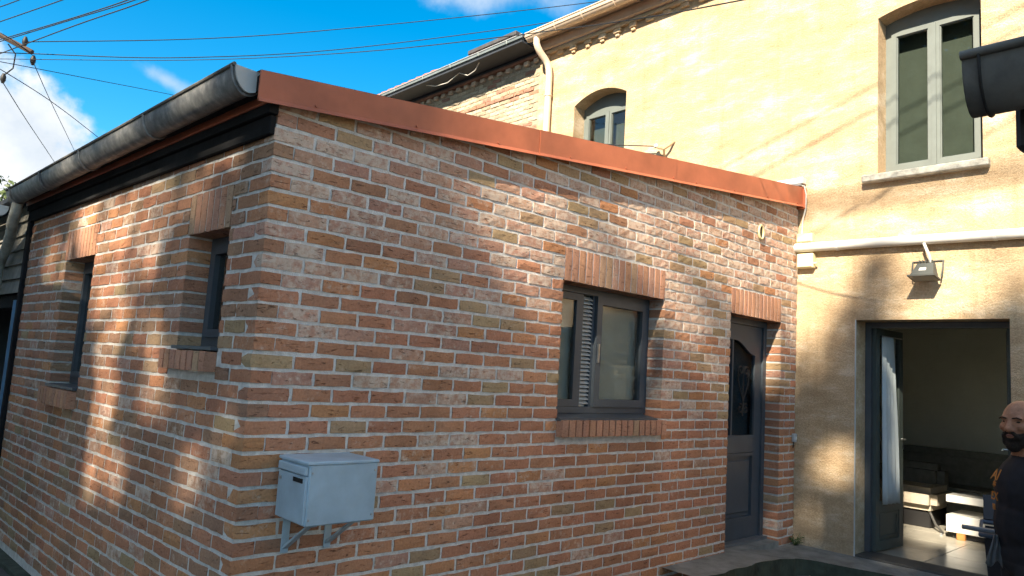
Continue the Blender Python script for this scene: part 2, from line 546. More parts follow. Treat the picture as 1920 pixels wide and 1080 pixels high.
mb.add(top_in + top_out, [(i, i + 1, n + i + 1, n + i) for i in range(n - 1)])
tag(mb.build('pavement', CONCRETE), kind='structure')
mb = MB()
mb.add(top_out + bot, [(i, i + 1, n + i + 1, n + i) for i in range(n - 1)])
tag(mb.build('kerb', MOSSY), kind='structure')

# ------------------------------------------------------------------ bricks
COURSE, PITCH, BL, BH = 0.08, 0.2273, 0.2105, 0.0618
Z0 = 2.77                                  # a bed joint at the corner
def brick_tone(z, where, a=0.0):
    r = random.random()
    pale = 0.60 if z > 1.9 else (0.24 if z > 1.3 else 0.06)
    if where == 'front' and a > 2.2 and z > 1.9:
        pale = 0.80  # extra bloom also paints the sunlit upper right brighter
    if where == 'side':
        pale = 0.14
    if r < 0.09:
        c = (0.345, 0.225, 0.135)               # ochre
        w = random.uniform(0.0, 0.5)
    elif r < 0.09 + pale:
        c = (0.40, 0.215, 0.155)
        w = random.uniform(0.5, 1.0) if not (where == 'front' and a > 1.8 and z > 1.9) else random.uniform(0.8, 1.0)  # heaviest bloom doubles as sunlight on the upper right
    elif r < 0.78:
        c = (0.385, 0.175, 0.105)
        w = random.uniform(0.15, 0.6)
    elif r < 0.93:
        c = (0.425, 0.195, 0.10)
        w = random.uniform(0.15, 0.65)
    else:
        c = (0.34, 0.165, 0.105)
        w = random.uniform(0.0, 0.4)
    k = random.uniform(0.88, 1.10)
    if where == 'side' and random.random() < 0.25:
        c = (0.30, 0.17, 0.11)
    return (c[0] * k, c[1] * k * random.uniform(1.0, 1.10), c[2] * k * 1.02, w)

def brick_geo(length, height, depth, seed, swap=False, jit=0.0021):
    """one brick, face at depth 0, its arrises worn; at most 40 triangles"""
    rr = random.Random(seed)
    na, nz_ = 5, 3
    vs, fs = [], []
    wave = rr.uniform(0, 6)
    for k in range(nz_):
        for i in range(na):
            a, z = length * i / (na - 1), height * k / (nz_ - 1)
            edge = (i in (0, na - 1)) + (k in (0, nz_ - 1))
            d = rr.uniform(-jit, jit) + (0.0013 * edge)
            if k in (0, nz_ - 1):
                z += rr.uniform(-jit, jit) * 1.2 + 0.0012 * math.sin(wave + i * 1.4)
            if i in (0, na - 1):
                a += rr.uniform(-jit, jit) * 1.3
            vs.append([a, d, z])
    for k in range(nz_ - 1):
        for i in range(na - 1):
            fs.append((k * na + i, k * na + i + 1, (k + 1) * na + i + 1, (k + 1) * na + i))
    ring = [i for i in range(na)] + [k * na + na - 1 for k in range(1, nz_)] + [(nz_ - 1) * na + i for i in range(na - 2, -1, -1)] + [k * na for k in range(nz_ - 2, 0, -1)]
    base = len(vs)
    for idx in ring:
        vs.append([vs[idx][0], depth, vs[idx][2]])
    m_ = len(ring)
    for q in range(m_):
        q2 = (q + 1) % m_
        fs.append((ring[q2], ring[q], base + q, base + q2))
    if swap:
        vs = [[v[1], v[0], v[2]] for v in vs]
        fs = [tuple(reversed(f)) for f in fs]
    return vs, fs

MESH_CACHE = {}
def brick_mesh(length, height, depth, variant, swap):
    key = (round(length, 2), round(height, 3), round(depth, 2), variant, swap)
    if key not in MESH_CACHE:
        v, f = brick_geo(length, height, depth, hash(key[:4]) & 0xffff, swap)
        me = bpy.data.meshes.new('brick')
        me.from_pydata(v, [], f)
        me.materials.append(BRICK)
        MESH_CACHE[key] = me
    return MESH_CACHE[key]

def lay_courses(length, openings, top, start_odd, zbot):
    """pieces (a0, a1, z0, z1, depth): stretcher bond cut at the openings (a0, a1, z0, z1)"""
    out = []
    k0 = int((Z0 - zbot) / COURSE) + 1
    for k in range(-14, k0):
        zt = Z0 - k * COURSE - 0.0092 + random.uniform(-.0015, .0015)
        zb = zt - BH
        if zb < zbot:
            continue
        half = (k % 2 == 0)
        a = 0.0
        first = True
        spans = []
        if half == start_odd:
            a = PITCH / 2 if start_odd else PITCH / 2
        while a < length - 0.03:
            e = min(a + BL + random.uniform(-.002, .002), length)
            spans.append((a, e))
            a += PITCH
        for (s, e) in spans:
            if zb > min(top(s), top(e)) - 0.02:
                continue
            ivs = [(s, e, 0.03)]
            for (o0, o1, q0, q1, dep) in openings:
                if zt < q0 + 0.012 or zb > q1 - 0.012:
                    continue
                nv = []
                for (p, r_, dd) in ivs:
                    if r_ <= o0 or p >= o1:
                        if abs(r_ - o0) < 0.02:
                            r_, dd = o0, max(dd, dep)
                        if abs(p - o1) < 0.02:
                            p, dd = o1, max(dd, dep)
                        nv.append((p, r_, dd))
                    else:
                        if p < o0 - 0.035:
                            nv.append((p, o0, dep))
                        if r_ > o1 + 0.035:
                            nv.append((o1, r_, dep))
                ivs = nv
            for (p, r_, dd) in ivs:
                if r_ - p > 0.03:
                    out.append((p, r_, zb, zt, dd))
    # close slivers beside an opening: stretch the nearest piece to the jamb
    fixed = []
    for (p, r_, zb, zt, dd) in out:
        for (o0, o1, q0, q1, dep) in openings:
            if zt < q0 + 0.012 or zb > q1 - 0.012 or dep == 0:
                continue
            if 0.0 < o0 - r_ < 0.06:
                r_, dd = o0, dep
            if 0.0 < p - o1 < 0.06:
                p, dd = o1, dep
        fixed.append((p, r_, zb, zt, dd))
    return fixed

def mortar_wall(mb, length, openings, top, zbot, rec, thick, conv, g_=0.006):
    """backing of the wall in strips round the openings, set back from the brick faces"""
    br = sorted(set([0.006] + [length - 0.004] + [v for o in openings for v in (o[0] - g_, o[1] + g_)]))
    for s, e in zip(br[:-1], br[1:]):
        mid = (s + e) / 2
        cuts = sorted([(o[2] - g_, o[3] + g_) for o in openings if o[0] - g_ < mid < o[1] + g_])
        z = zbot
        segs = []
        for c in cuts:
            segs.append((z, c[0], False))
            z = c[1]
        segs.append((z, None, True))
        for z_0, z_1, last in segs:
            t0, t1 = (top(s), top(e)) if last else (z_1, z_1)
            vs = [(s, rec, z_0), (e, rec, z_0), (e, thick, z_0), (s, thick, z_0), (s, rec, t0), (e, rec, t1), (e, thick, t1), (s, thick, t0)]
            mb.add([conv(v) for v in vs], [(0, 1, 5, 4), (1, 2, 6, 5), (2, 3, 7, 6), (3, 0, 4, 7), (4, 5, 6, 7), (3, 2, 1, 0)])

annex = thing('brick_annex', 'single-storey brick annex with sloping red metal roof edge and grey door', 'building')
TILT = R(3.2)                                # the side wall is a little out of square
fascia_top = lambda x: 2.932 + x * 0.1252
fascia_bot = lambda x: 2.783 + x * 0.1160
top_front = lambda x: fascia_top(x) - 0.05
top_side = lambda s: 2.80
DOOR = (4.385, 5.345, 0.10, 2.205)
WIN = (2.153, 3.358, 1.255, 2.205)
SW1 = (0.385, 0.893, 1.562, 2.213)
SW2 = (2.545, 3.235, 1.222, 2.213)
dp = 0.17
front_open = [(*DOOR, dp), (*WIN, dp),
              (4.385, 5.345, 2.205, 2.432, 0), (2.153, 3.358, 2.205, 2.432, 0), (2.150, 3.372, 1.135, 1.255, 0)]
side_open = [(*SW1, dp), (*SW2, dp), (SW1[0], SW1[1] + .03, 2.213, 2.446, 0), (SW2[0], SW2[1] + .05, 2.213, 2.446, 0),
             (SW1[0] - .01, SW1[1] + .09, 1.452, 1.562, 0), (SW2[0], SW2[1] + .06, 1.09, 1.222, 0)]
LEN_F, LEN_S = D - 0.01, 4.42

mb = MB()
mortar_wall(mb, LEN_F, [front_open[0], front_open[1]], lambda x: top_front(x) + .02, -0.3, 0.0055, 0.20, lambda v: v)
front = mb.build('front_wall', MORTAR, annex)
mb = MB()
mortar_wall(mb, LEN_S, [side_open[0], side_open[1]], top_side, -0.3, 0.0055, 0.20, lambda v: (v[1], v[0], v[2]))
side = mb.build('side_wall', MORTAR, annex, rz=TILT)

pieces = []
for p in lay_courses(LEN_F, front_open, top_front, True, -0.30):
    pieces.append(('front', p))
for p in lay_courses(LEN_S, side_open, top_side, False, -0.16):
    pieces.append(('side', p))
def corner_fix(where, p):
    a0, a1, zb, zt, dd = p
    if a0 < 0.01:                                   # corner bricks show two faces
        dd = max(dd, 0.1075)
        if where == 'side':
            a0 = -0.005
    return (a0, a1, zb, zt, dd)
ranked = []
ca, sa = math.cos(TILT), math.sin(TILT)
for where, p in pieces:
    p = corner_fix(where, p)
    a0, a1, zb, zt, dd = p
    pts = []
    for a, z in ((a0, zb), (a1, zb), (a1, zt), (a0, zt)):
        w = (a, 0, z) if where == 'front' else (-sa * a, ca * a, z)
        pts.append(to_px(w))
    area = 0
    for i in range(4):
        x0, y0, _ = pts[i]
        x1, y1, _ = pts[(i + 1) % 4]
        area += x0 * y1 - x1 * y0
    area = abs(area) / 2
    cx, cy = sum(q[0] for q in pts) / 4, sum(q[1] for q in pts) / 4
    if not (0 < cx < 1920 and 0 < cy < 1080):
        area *= 0.0
    ranked.append((area, where, p))
ranked.sort(key=lambda t: -t[0])
rest = {'front': [], 'side': []}
for i, (area, where, p) in enumerate(ranked):
    a0, a1, zb, zt, dd = p
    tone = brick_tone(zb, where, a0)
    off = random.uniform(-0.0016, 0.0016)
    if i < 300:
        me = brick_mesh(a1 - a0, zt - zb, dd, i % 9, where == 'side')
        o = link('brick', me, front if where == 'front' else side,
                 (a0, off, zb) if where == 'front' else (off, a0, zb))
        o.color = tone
    else:
        rest[where].append((p, tone, off))
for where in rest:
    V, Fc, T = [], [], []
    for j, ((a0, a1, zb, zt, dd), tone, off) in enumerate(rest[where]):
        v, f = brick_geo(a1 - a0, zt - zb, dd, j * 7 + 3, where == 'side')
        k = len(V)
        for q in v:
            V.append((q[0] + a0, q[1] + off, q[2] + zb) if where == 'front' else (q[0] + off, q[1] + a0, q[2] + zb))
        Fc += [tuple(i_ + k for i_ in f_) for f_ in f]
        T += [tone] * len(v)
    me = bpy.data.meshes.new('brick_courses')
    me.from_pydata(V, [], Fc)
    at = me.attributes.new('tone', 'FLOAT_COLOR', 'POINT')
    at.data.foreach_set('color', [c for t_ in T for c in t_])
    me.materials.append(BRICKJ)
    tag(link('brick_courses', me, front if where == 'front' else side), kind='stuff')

def soldier_row(parent, name, a0, a1, z0, z1, dep, out, swap, lean=0.0, n=None):
    """bricks on end side by side; out = how far they stand proud"""
    w = 0.0665
    n = n or max(3, int(round((a1 - a0) / 0.0765)))
    step = (a1 - a0) / n
    for i in range(n):
        key = ('s', round(step, 3), round(z1 - z0, 3), round(dep, 2), i % 5, swap)
        if key not in MESH_CACHE:
            v, f = brick_geo(step - 0.013, z1 - z0, dep, i * 13 + 5, swap, 0.0010)
            me = bpy.data.meshes.new(name)
            me.from_pydata(v, [], f)
            me.materials.append(BRICK)
            MESH_CACHE[key] = me
        a = a0 + i * step + 0.0065
        o = link(name, MESH_CACHE[key], parent, (a, -out, z0) if not swap else (-out, a, z0))
        t = brick_tone(1.0, 'front')
        mixc = (0.44, 0.26, 0.19)
        o.color = (t[0] * .6 + mixc[0] * .4, t[1] * .6 + mixc[1] * .4, t[2] * .6 + mixc[2] * .4, t[3] * .75)
soldier_row(front, 'lintel_brick', 4.387, 5.343, 2.205, 2.436, dp, 0.001, False, n=13)
soldier_row(front, 'lintel_brick', 2.155, 3.356, 2.205, 2.436, dp, 0.001, False, n=16)
soldier_row(front, 'sill_brick', 2.152, 3.370, 1.138, 1.250, 0.17, 0.055, False, n=17)
soldier_row(side, 'lintel_brick', SW1[0] + .002, SW1[1] + .028, 2.213, 2.444, dp, 0.001, True, n=7)
soldier_row(side, 'lintel_brick', SW2[0] + .002, SW2[1] + .048, 2.213, 2.444, dp, 0.001, True, n=10)
soldier_row(side, 'sill_brick', SW1[0] - .008, SW1[1] + .088, 1.455, 1.557, 0.17, 0.06, True, n=8)
soldier_row(side, 'sill_brick', SW2[0], SW2[1] + .055, 1.094, 1.216, 0.17, 0.06, True, n=10)

# foundation strip under the side wall
mb = MB()
mb.bbox(-0.075, 0.1, -0.06, LEN_S + .6, -0.42, -0.165, 0.012)
mb.build('foundation_strip', MOSSY, annex, rz=TILT)
mb = MB()
mb.bbox(-0.03, 0.17, LEN_S, LEN_S + 0.075, -0.3, 2.80, 0.01)
mb.build('corner_post', BLACK_WOOD, annex, rz=TILT)

# sloping red sheet edge, three lengths, with screws and lower drip fold
cuts = [-0.125, 1.78, 3.36, 5.672]
for i in range(3):
    s, e = cuts[i], cuts[i + 1] - 0.003
    mb = MB()
    y = -0.060 - 0.0045 * (i % 2)
    vs = [(s, y, fascia_bot(s)), (e, y, fascia_bot(e)), (e, y, fascia_top(e)), (s, y, fascia_top(s)),
          (s, y + .012, fascia_bot(s)), (e, y + .012, fascia_bot(e)), (e, y + .012, fascia_top(e)), (s, y + .012, fascia_top(s))]
    mb.add(vs, [(0, 1, 2, 3), (5, 4, 7, 6), (1, 5, 6, 2), (4, 0, 3, 7), (3, 2, 6, 7), (4, 5, 1, 0)])
    # drip fold
    vs = [(s, y - .012, fascia_bot(s) - .010), (e, y - .012, fascia_bot(e) - .010), (e, y - .001, fascia_bot(e) + .012), (s, y - .001, fascia_bot(s) + .012),
          (s, y + .01, fascia_bot(s) - .006), (e, y + .01, fascia_bot(e) - .006)]
    mb.add(vs, [(0, 1, 2, 3), (1, 0, 4, 5), (2, 5, 4, 3), (0, 3, 4), (1, 5, 2)])
    # cap turned over the roof
    vs = [(s, y, fascia_top(s) + .001), (e, y, fascia_top(e) + .001), (e, 0.16, fascia_top(e) + .02), (s, 0.16, fascia_top(s) + .02)]
    mb.add(vs, [(0, 1, 2, 3)])
    edge = mb.build('roof_edge_sheet', RED_SHEET, annex, fix=False)
    x = s + 0.30
    while x < e:
        q = MB()
        zc = fascia_bot(x) + 0.022
        q.tube([(x, y - .006, zc), (x, y + .004, zc)], 0.007, 8)
        q.build('screw', RED_SHEET, edge)
        x += 0.62
mb = MB()
mb.bbox(D - 0.05, D - 0.012, -0.085, 0.10, fascia_bot(D) - .03, fascia_top(D) - .012, 0.006)
mb.build('roof_edge_end', RED_SHEET, annex)
# soffit behind the red sheet, and the roof slab
mb = MB()
for (y0, y1, za, zb) in ((-0.045, 4.5, -0.10, -0.02),):
    vs = [(-0.12, y0, fascia_top(-.12) + za), (D - .06, y0, fascia_top(D - .06) + za), (D - .06, y1, fascia_top(D - .06) + za), (-0.12 - .25, y1, fascia_top(-.12) + za)]
    vs += [(v[0], v[1], v[2] + zb - za) for v in vs]
    mb.add(vs, [(3, 2, 1, 0), (4, 5, 6, 7), (0, 1, 5, 4), (1, 2, 6, 5), (2, 3, 7, 6), (3, 0, 4, 7)])
mb.build('roof_slab', BLACK_WOOD, annex)

# eaves on the side wall: black boards, tile edge, zinc gutter
mb = MB()
mb.bbox(-0.030, 0.0, 0.0, LEN_S + .05, 2.640, 2.735, 0.004)
mb.bbox(-0.052, 0.0, -0.02, LEN_S + .05, 2.737, 2.848, 0.004)
mb.build('eaves_board', BLACK_WOOD, annex, rz=TILT)
mb = MB(); mb.bbox(-0.066, -0.0525, -0.03, LEN_S + .05, 2.782, 2.850, 0.003); mb.build('eaves_strip', RED_SHEET, annex, rz=TILT)
for i in range(19):
    mb = MB()
    s0 = 0.0 + i * 0.235
    prof = [(0, 0), (.04, .028), (.10, .036), (.16, .028), (.20, 0.004), (.232, 0.0), (.232, -.014), (.19, -.012), (.15, .012), (.10, .02), (.05, .012), (.008, -.014)]
    mb.prism(prof, lambda p, t: (t, s0 + p[0], 2.852 + p[1] + (t + .11) * 0.12), -0.115, 0.10)
    mb.build('eaves_tile', TERRACOTTA, annex, rz=TILT)
gut = thing('roof_gutter', 'long half-round zinc gutter with pale end cap along the annex side eaves', 'gutter', rz=TILT)
gz = lambda s: 2.918 - 0.008 * s
mb = MB()
pr = gutter_prof(0.078, 0.118, 14)
mb.prism(pr, lambda p, t: (-0.158 + p[0], t, gz(t) + p[1]), 0.0, LEN_S + 0.02)
mb.build('trough', ZINC, gut, smooth=True)
mb = MB()
mb.tube([(-0.237, 0.0, gz(0) + .004), (-0.237, LEN_S + .02, gz(LEN_S) + .004)], 0.010, 8)
mb.build('rolled_lip', ZINC_DARK, gut, smooth=True)
mb = MB()
half = [(-0.076 * math.cos(math.pi * i / 14), -0.116 * math.sin(math.pi * i / 14)) for i in range(15)]
mb.prism(half, lambda p, t: (-0.158 + p[0], t, gz(0) + p[1]), -0.006, 0.004)
mb.build('end_cap', plain('pale_end_cap', (0.42, 0.43, 0.42), 0.6, vary=.1), gut)
for s in (0.02, 1.15, 2.35, 3.35, 4.3):
    mb = MB()
    ring = [(-0.158 - 0.082 * math.cos(math.pi * i / 12), s, gz(s) - 0.122 * math.sin(math.pi * i / 12)) for i in range(13)]
    mb.tube(ring, 0.008, 6)
    mb.build('bracket', ZINC, gut, smooth=True)
mb = MB()
mb.tube([(-.158, 4.32, 2.78), (-.16, 4.36, 2.70), (-.15, 4.46, 2.63), (-.12, 4.62, 2.52), (-.10, 4.80, 2.42), (-.09, 4.98, 2.34), (-.09, 5.08, 2.24), (-.09, 5.10, 2.0), (-.09, 5.10, 0.0)], 0.045, 12)
mb.build('downpipe', plain('mossy_pale_pipe', (0.40, 0.40, 0.35), 0.7, vary=.4, scale=9), gut, smooth=True)

# ------------------------------------------------------------------ annex joinery
def rect_frame(mb, a0, a1, z0, z1, w, d0, d1, conv, wb=None):
    wb = wb or w
    for (p, q, r_, s) in ((a0, a0 + w, z0, z1), (a1 - w, a1, z0, z1), (a0 + w, a1 - w, z1 - w, z1), (a0 + w, a1 - w, z0, z0 + wb)):
        c = [conv((u, d, z)) for z in (r_, s) for d in (d0, d1) for u in (p, q)]
        mb.add(c, [(0, 2, 3, 1), (4, 5, 7, 6), (0, 1, 5, 4), (2, 6, 7, 3), (0, 4, 6, 2), (1, 3, 7, 5)])
ident = lambda v: v
flip = lambda v: (v[1], v[0], v[2])
def slab(mb, a0, a1, d0, d1, z0, z1, conv):
    c = [conv((u, d, z)) for z in (z0, z1) for d in (d0, d1) for u in (a0, a1)]
    mb.add(c, [(0, 2, 3, 1), (4, 5, 7, 6), (0, 1, 5, 4), (2, 6, 7, 3), (0, 4, 6, 2), (1, 3, 7, 5)])

# front window: two anthracite sashes, a louvred strip between them
x0, x1, z0, z1 = WIN
win = link('window', None, annex)
mb = MB(); rect_frame(mb, x0 + .002, x1 - .002, z0 + .030, z1 - .002, 0.045, 0.150, 0.215, ident)
mb.build('frame', ANTHRACITE, win)
mb = MB(); rect_frame(mb, 2.202, 2.530, 1.332, 2.156, 0.050, 0.160, 0.200, ident)
mb.build('sash', ANTHRACITE, win)
mb = MB(); rect_frame(mb, 2.690, 3.308, 1.332, 2.156, 0.058, 0.135, 0.195, ident)
mb.build('sash', ANTHRACITE, win)
mb = MB(); slab(mb, 2.530, 2.560, .165, .200, 1.332, 2.156, ident); slab(mb, 2.664, 2.690, .165, .200, 1.332, 2.156, ident)
mb.build('shutter_stile', ANTHRACITE, win)
SLATG = plain('grey_louvre', (0.38, 0.39, 0.38), .5)
for i in range(27):
    z = 1.350 + i * 0.0295
    mb = MB()
    vs = [(2.560, .166, z), (2.664, .166, z), (2.664, .196, z + .022), (2.560, .196, z + .022)]
    vs += [(v[0], v[1], v[2] + .007) for v in vs]
    mb.add(vs, [(0, 1, 2, 3), (7, 6, 5, 4), (0, 4, 5, 1), (1, 5, 6, 2), (2, 6, 7, 3), (3, 7, 4, 0)])
    mb.build('louvre_slat', SLATG, win)
mb = MB(); slab(mb, 2.252, 2.480, .176, .184, 1.382, 2.106, ident); mb.build('pane', GLASS, win)
mb = MB(); slab(mb, 2.748, 3.250, .160, .168, 1.390, 2.098, ident); mb.build('pane', GLASS, win)
mb = MB(); slab(mb, 2.70, 2.715, .118, .134, 1.66, 1.80, ident); mb.build('handle', CHROME, win)
mb = MB(); vs = [(x0 + .003, -.035, 1.262), (x1 - .09, -.035, 1.262), (x1 - .003, .22, 1.288), (x0 + .003, .22, 1.288)]
vs += [(v[0], v[1], v[2] - .02 if i < 2 else v[2] - .03) for i, v in enumerate(vs)]
mb.add(vs, [(0, 1, 2, 3), (7, 6, 5, 4), (0, 4, 5, 1), (1, 5, 6, 2), (2, 6, 7, 3), (3, 7, 4, 0)])
mb.build('sill_board', ANTHRACITE, win)
mb = MB(); slab(mb, 2.68, 3.30, .218, .224, 1.30, 2.18, ident); slab(mb, 2.24, 2.54, .225, .229, 1.30, 2.18, ident)
mb.build('blind', plain('grey_green_blind', (0.50, 0.51, 0.48), 0.9, vary=.06), win)
pk = thing('packet', 'small blue and white packet on the window ledge behind the louvred strip', 'packet')
mb = MB(); mb.bbox(2.585, 2.665, .203, .216, 1.292, 1.375, .003); mb.build('carton', PACKET_BLUE, pk)
mb = MB(); slab(mb, 2.590, 2.660, .2005, .2025, 1.315, 1.345, ident); mb.build('white_band', WHITE_PAPER, pk)

# room behind the annex windows
mb = MB(); mb.box(0.25, 5.5, 0.26, 4.2, 0.0, 2.45)
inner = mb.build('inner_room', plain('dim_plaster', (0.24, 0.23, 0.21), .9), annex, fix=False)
# open the room where windows look in: the box is replaced by back walls
bpy.data.objects.remove(inner)
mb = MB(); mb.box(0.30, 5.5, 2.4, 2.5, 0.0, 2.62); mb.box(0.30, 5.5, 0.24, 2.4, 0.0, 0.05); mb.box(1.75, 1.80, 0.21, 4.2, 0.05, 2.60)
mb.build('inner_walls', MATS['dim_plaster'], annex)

def side_window(o, deep):
    a0, a1, z0_, z1_ = o
    w = link('window', None, annex, rz=TILT)
    mb = MB(); rect_frame(mb, a0 + .002, a1 - .002, z0_ + .025, z1_ - .002, 0.050, .135, .195, flip); mb.build('frame', ANTHRACITE, w)
    mb = MB(); rect_frame(mb, a0 + .054, a1 - .054, z0_ + .077, z1_ - .054, 0.045, .120, .180, flip); mb.build('sash', ANTHRACITE, w)
    mb = MB(); slab(mb, a0 + .10, a1 - .10, .150, .158, z0_ + .124, z1_ - .10, flip); mb.build('pane', GLASS, w)
    mb = MB(); slab(mb, a0 + .003, a1 - .003, -.03, .20, z0_ + .003, z0_ + .022, flip); mb.build('sill_board', ANTHRACITE, w)
side_window(SW1, 0)
side_window(SW2, 0)

# entrance door
x0, x1, z0, z1 = DOOR
door = link('door', None, annex)
mb = MB()
slab(mb, x0 + .002, x0 + .062, .150, .215, .115, z1 - .002, ident); slab(mb, x1 - .062, x1 - .002, .150, .215, .115, z1 - .002, ident)
slab(mb, x0 + .062, x1 - .062, .150, .215, z1 - .062, z1 - .002, ident)
mb.build('frame', ANTHRACITE, door)
lx0, lx1 = x0 + .064, x1 - .064
mb = MB()
st = .125
slab(mb, lx0, lx0 + st, .170, .212, .135, z1 - .064, ident); slab(mb, lx1 - st, lx1, .170, .212, .135, z1 - .064, ident)
slab(mb, lx0 + st, lx1 - st, .170, .212, .135, .30, ident); slab(mb, lx0 + st, lx1 - st, .170, .212, .93, 1.09, ident)
# top rail with a swan-neck lower edge
gx0, gx1 = lx0 + st, lx1 - st
def swan(t):
    return 1.99 - 0.13 * (0.5 - 0.5 * math.cos(math.pi * min(1, max(0, (t - .35) / .65))))
N_ = 14
for i in range(N_):
    ta, tb = i / N_, (i + 1) / N_
    xa, xb = gx0 + (gx1 - gx0) * ta, gx0 + (gx1 - gx0) * tb
    vs = [(xa, .170, swan(ta)), (xb, .170, swan(tb)), (xb, .170, z1 - .064), (xa, .170, z1 - .064)]
    vs += [(v[0], .212, v[2]) for v in vs]
    mb.add(vs, [(0, 1, 2, 3), (7, 6, 5, 4), (0, 4, 5, 1)])
slab(mb, gx0, gx1, .188, .205, .30, .93, ident)
leaf = mb.build('leaf', ANTHRACITE, door)
mb = MB(); rect_frame(mb, gx0 + .004, gx1 - .004, .304, .926, .03, .160, .187, ident); mb.build('panel_moulding', ANTHRACITE, door)
mb = MB(); mb.bbox(gx0 + .07, gx1 - .07, .170, .187, .375, .855, .012); mb.build('raised_panel', ANTHRACITE, door)
mb = MB(); slab(mb, gx0 + .14, gx0 + .165, .166, .200, 1.09, 1.99, ident); mb.build('glazing_bar', ANTHRACITE, door)
mb = MB(); slab(mb, gx0, gx1, .186, .194, 1.09, 1.99, ident)
mb.build('pane', glass_material('frosted_glass', (0.70, 0.78, 0.82), 0.12, ior=1.25, refl=0.35), door)
mb = MB(); slab(mb, lx0 + .01, lx1 - .01, .26, .27, 1.0, 2.1, ident); mb.build('net_curtain', plain('dark_net', (0.075, 0.09, 0.105), .9), door)
def scroll(cx, cz, r, turns, s0, sgn):
    return [(cx + sgn * r * (1 - .75 * i / 26) * math.cos(s0 + turns * 2 * math.pi * i / 26), .168, cz + r * (1 - .75 * i / 26) * math.sin(s0 + turns * 2 * math.pi * i / 26)) for i in range(27)]
cxm = gx0 + .36
for sgn in (-1, 1):
    mb = MB()
    mb.tube(scroll(cxm + sgn * .055, 1.70, .055, 1.3, -1.2, sgn), .0075, 6)
    mb.tube([(cxm, .168, 1.42), (cxm + sgn * .05, .168, 1.50), (cxm + sgn * .095, .168, 1.60), (cxm + sgn * .108, .168, 1.70)], .0075, 6)
    mb.tube(scroll(cxm + sgn * .05, 1.34, .05, 1.2, 1.3, sgn), .0075, 6)
    mb.build('iron_scroll', BLACK, door, smooth=True)
mb = MB(); mb.tube([(cxm, .168, 1.27), (cxm, .168, 1.75)], .008, 6); mb.build('iron_stem', BLACK, door, smooth=True)
mb = MB(); slab(mb, x0 + .01, x1 - .01, .10, .215, .108, .132, ident); mb.build('threshold', plain('threshold_alu', (0.16, 0.17, 0.18), .5, .3), door)

mb = MB(); slab(mb, x0 - .004, x1 + .004, -.012, .16, .02, .106, ident); mb.build('step_edge', CONCRETE, door)
# ------------------------------------------------------------------ mailbox
mbx = thing('mailbox', 'pale blue-grey steel mailbox on two brackets near the brick corner', 'mailbox', (0.185, 0, 0.795))
LB, DB, HB = 0.372, 0.285, 0.278
oy = -0.025
mb = MB(); mb.bbox(0.006, LB, oy - DB, oy, 0, HB, .006); body = mb.build('body', MAILBLUE, mbx)
mb = MB(); mb.bbox(-0.008, LB + .004, oy - DB - .005, oy + .004, HB - .004, HB + .012, .004); mb.build('lid', MAILBLUE, mbx)
mb = MB(); mb.bbox(-0.006, 0.006, oy - DB + .006, oy - .006, .008, HB - .055, .003); dr = mb.build('door', MAILBLUE, mbx)
mb = MB(); mb.bbox(-0.013, 0.005, oy - DB + .008, oy - .008, HB - .050, HB - .012, .004); mb.build('flap', MAILBLUE, mbx)
mb = MB(); mb.bbox(-0.0095, -.0055, oy - DB + .035, oy - DB + .125, HB - .088, HB - .068, .001); mb.build('name_plate', DARKSLOT, dr)
mb = MB(); mb.tube([(-.012, oy - .035, .19), (-.004, oy - .035, .19)], .009, 10); mb.build('lock', CHROME, dr, smooth=True)
for x, z in ((.02, .03), (.02, .24), (.355, .03), (.355, .24)):
    mb = MB(); mb.tube([(x, oy - DB - .003, z), (x, oy - DB + .002, z)], .005, 8); mb.build('rivet', CHROME, mbx)
for x in (0.075, 0.305):
    mb = MB()
    mb.bbox(x - .020, x + .020, -.006, 0.0, -.185, -.004, .002)
    mb.bbox(x - .018, x + .018, oy - DB + .04, -.006, -.012, -.004, .002)
    c = []
    for (y, z) in ((-.006, -.165), (-.006, -.150), (oy - .20, -.012), (oy - .215, -.012)):
        c += [(x - .014, y, z), (x + .014, y, z)]
    mb.add(c, [(0, 1, 3, 2), (2, 3, 5, 4), (4, 5, 7, 6), (6, 7, 1, 0), (0, 2, 4, 6), (1, 7, 5, 3)])
    mb.build('bracket', MAILBLUE, mbx)
tag(mbx)

# small fittings on the front wall
rg = thing('vent_roundel', 'small oval yellow ring fixed high on the brick front near the stucco', 'wall fitting', (4.875, 0, 3.03))
mb = MB()
ring = [(0.044 * math.cos(a), -.012, 0.066 * math.sin(a)) for a in [2 * math.pi * i / 24 for i in range(25)]]
mb.tube(ring, .011, 8, caps=False); mb.build('ring', BRASS, rg, smooth=True)
mb = MB(); mb.prism([(0.036 * math.cos(2 * math.pi * i / 20), .056 * math.sin(2 * math.pi * i / 20)) for i in range(20)], lambda p, t: (p[0], t, p[1]), -.008, -.002)
mb.build('disc', plain('olive_disc', (0.36, 0.33, 0.15), .6), rg)
mb = MB(); mb.bbox(-.008, .008, -.016, -.006, -.05, .05, .002); mb.build('slot', DARKSLOT, rg)
bell = thing('door_bell', 'small pale grey bell push on the brick edge right of the door', 'door bell', (5.60, 0, 1.03))
mb = MB(); mb.bbox(0, .055, -.035, -.001, 0.005, .088, .006); mb.build('case', plain('pale_grey_plastic', (0.42, 0.44, 0.46), .5), bell)
mb = MB(); mb.bbox(.015, .040, -.041, -.035, .03, .06, .003); mb.build('button', WHITE_PAPER, bell)
mb = MB(); mb.tube([(.025, -.012, .006), (.022, -.010, -.03), (.03, -.004, -.05)], .006, 6); mb.build('cable', BLACK, bell, smooth=True)

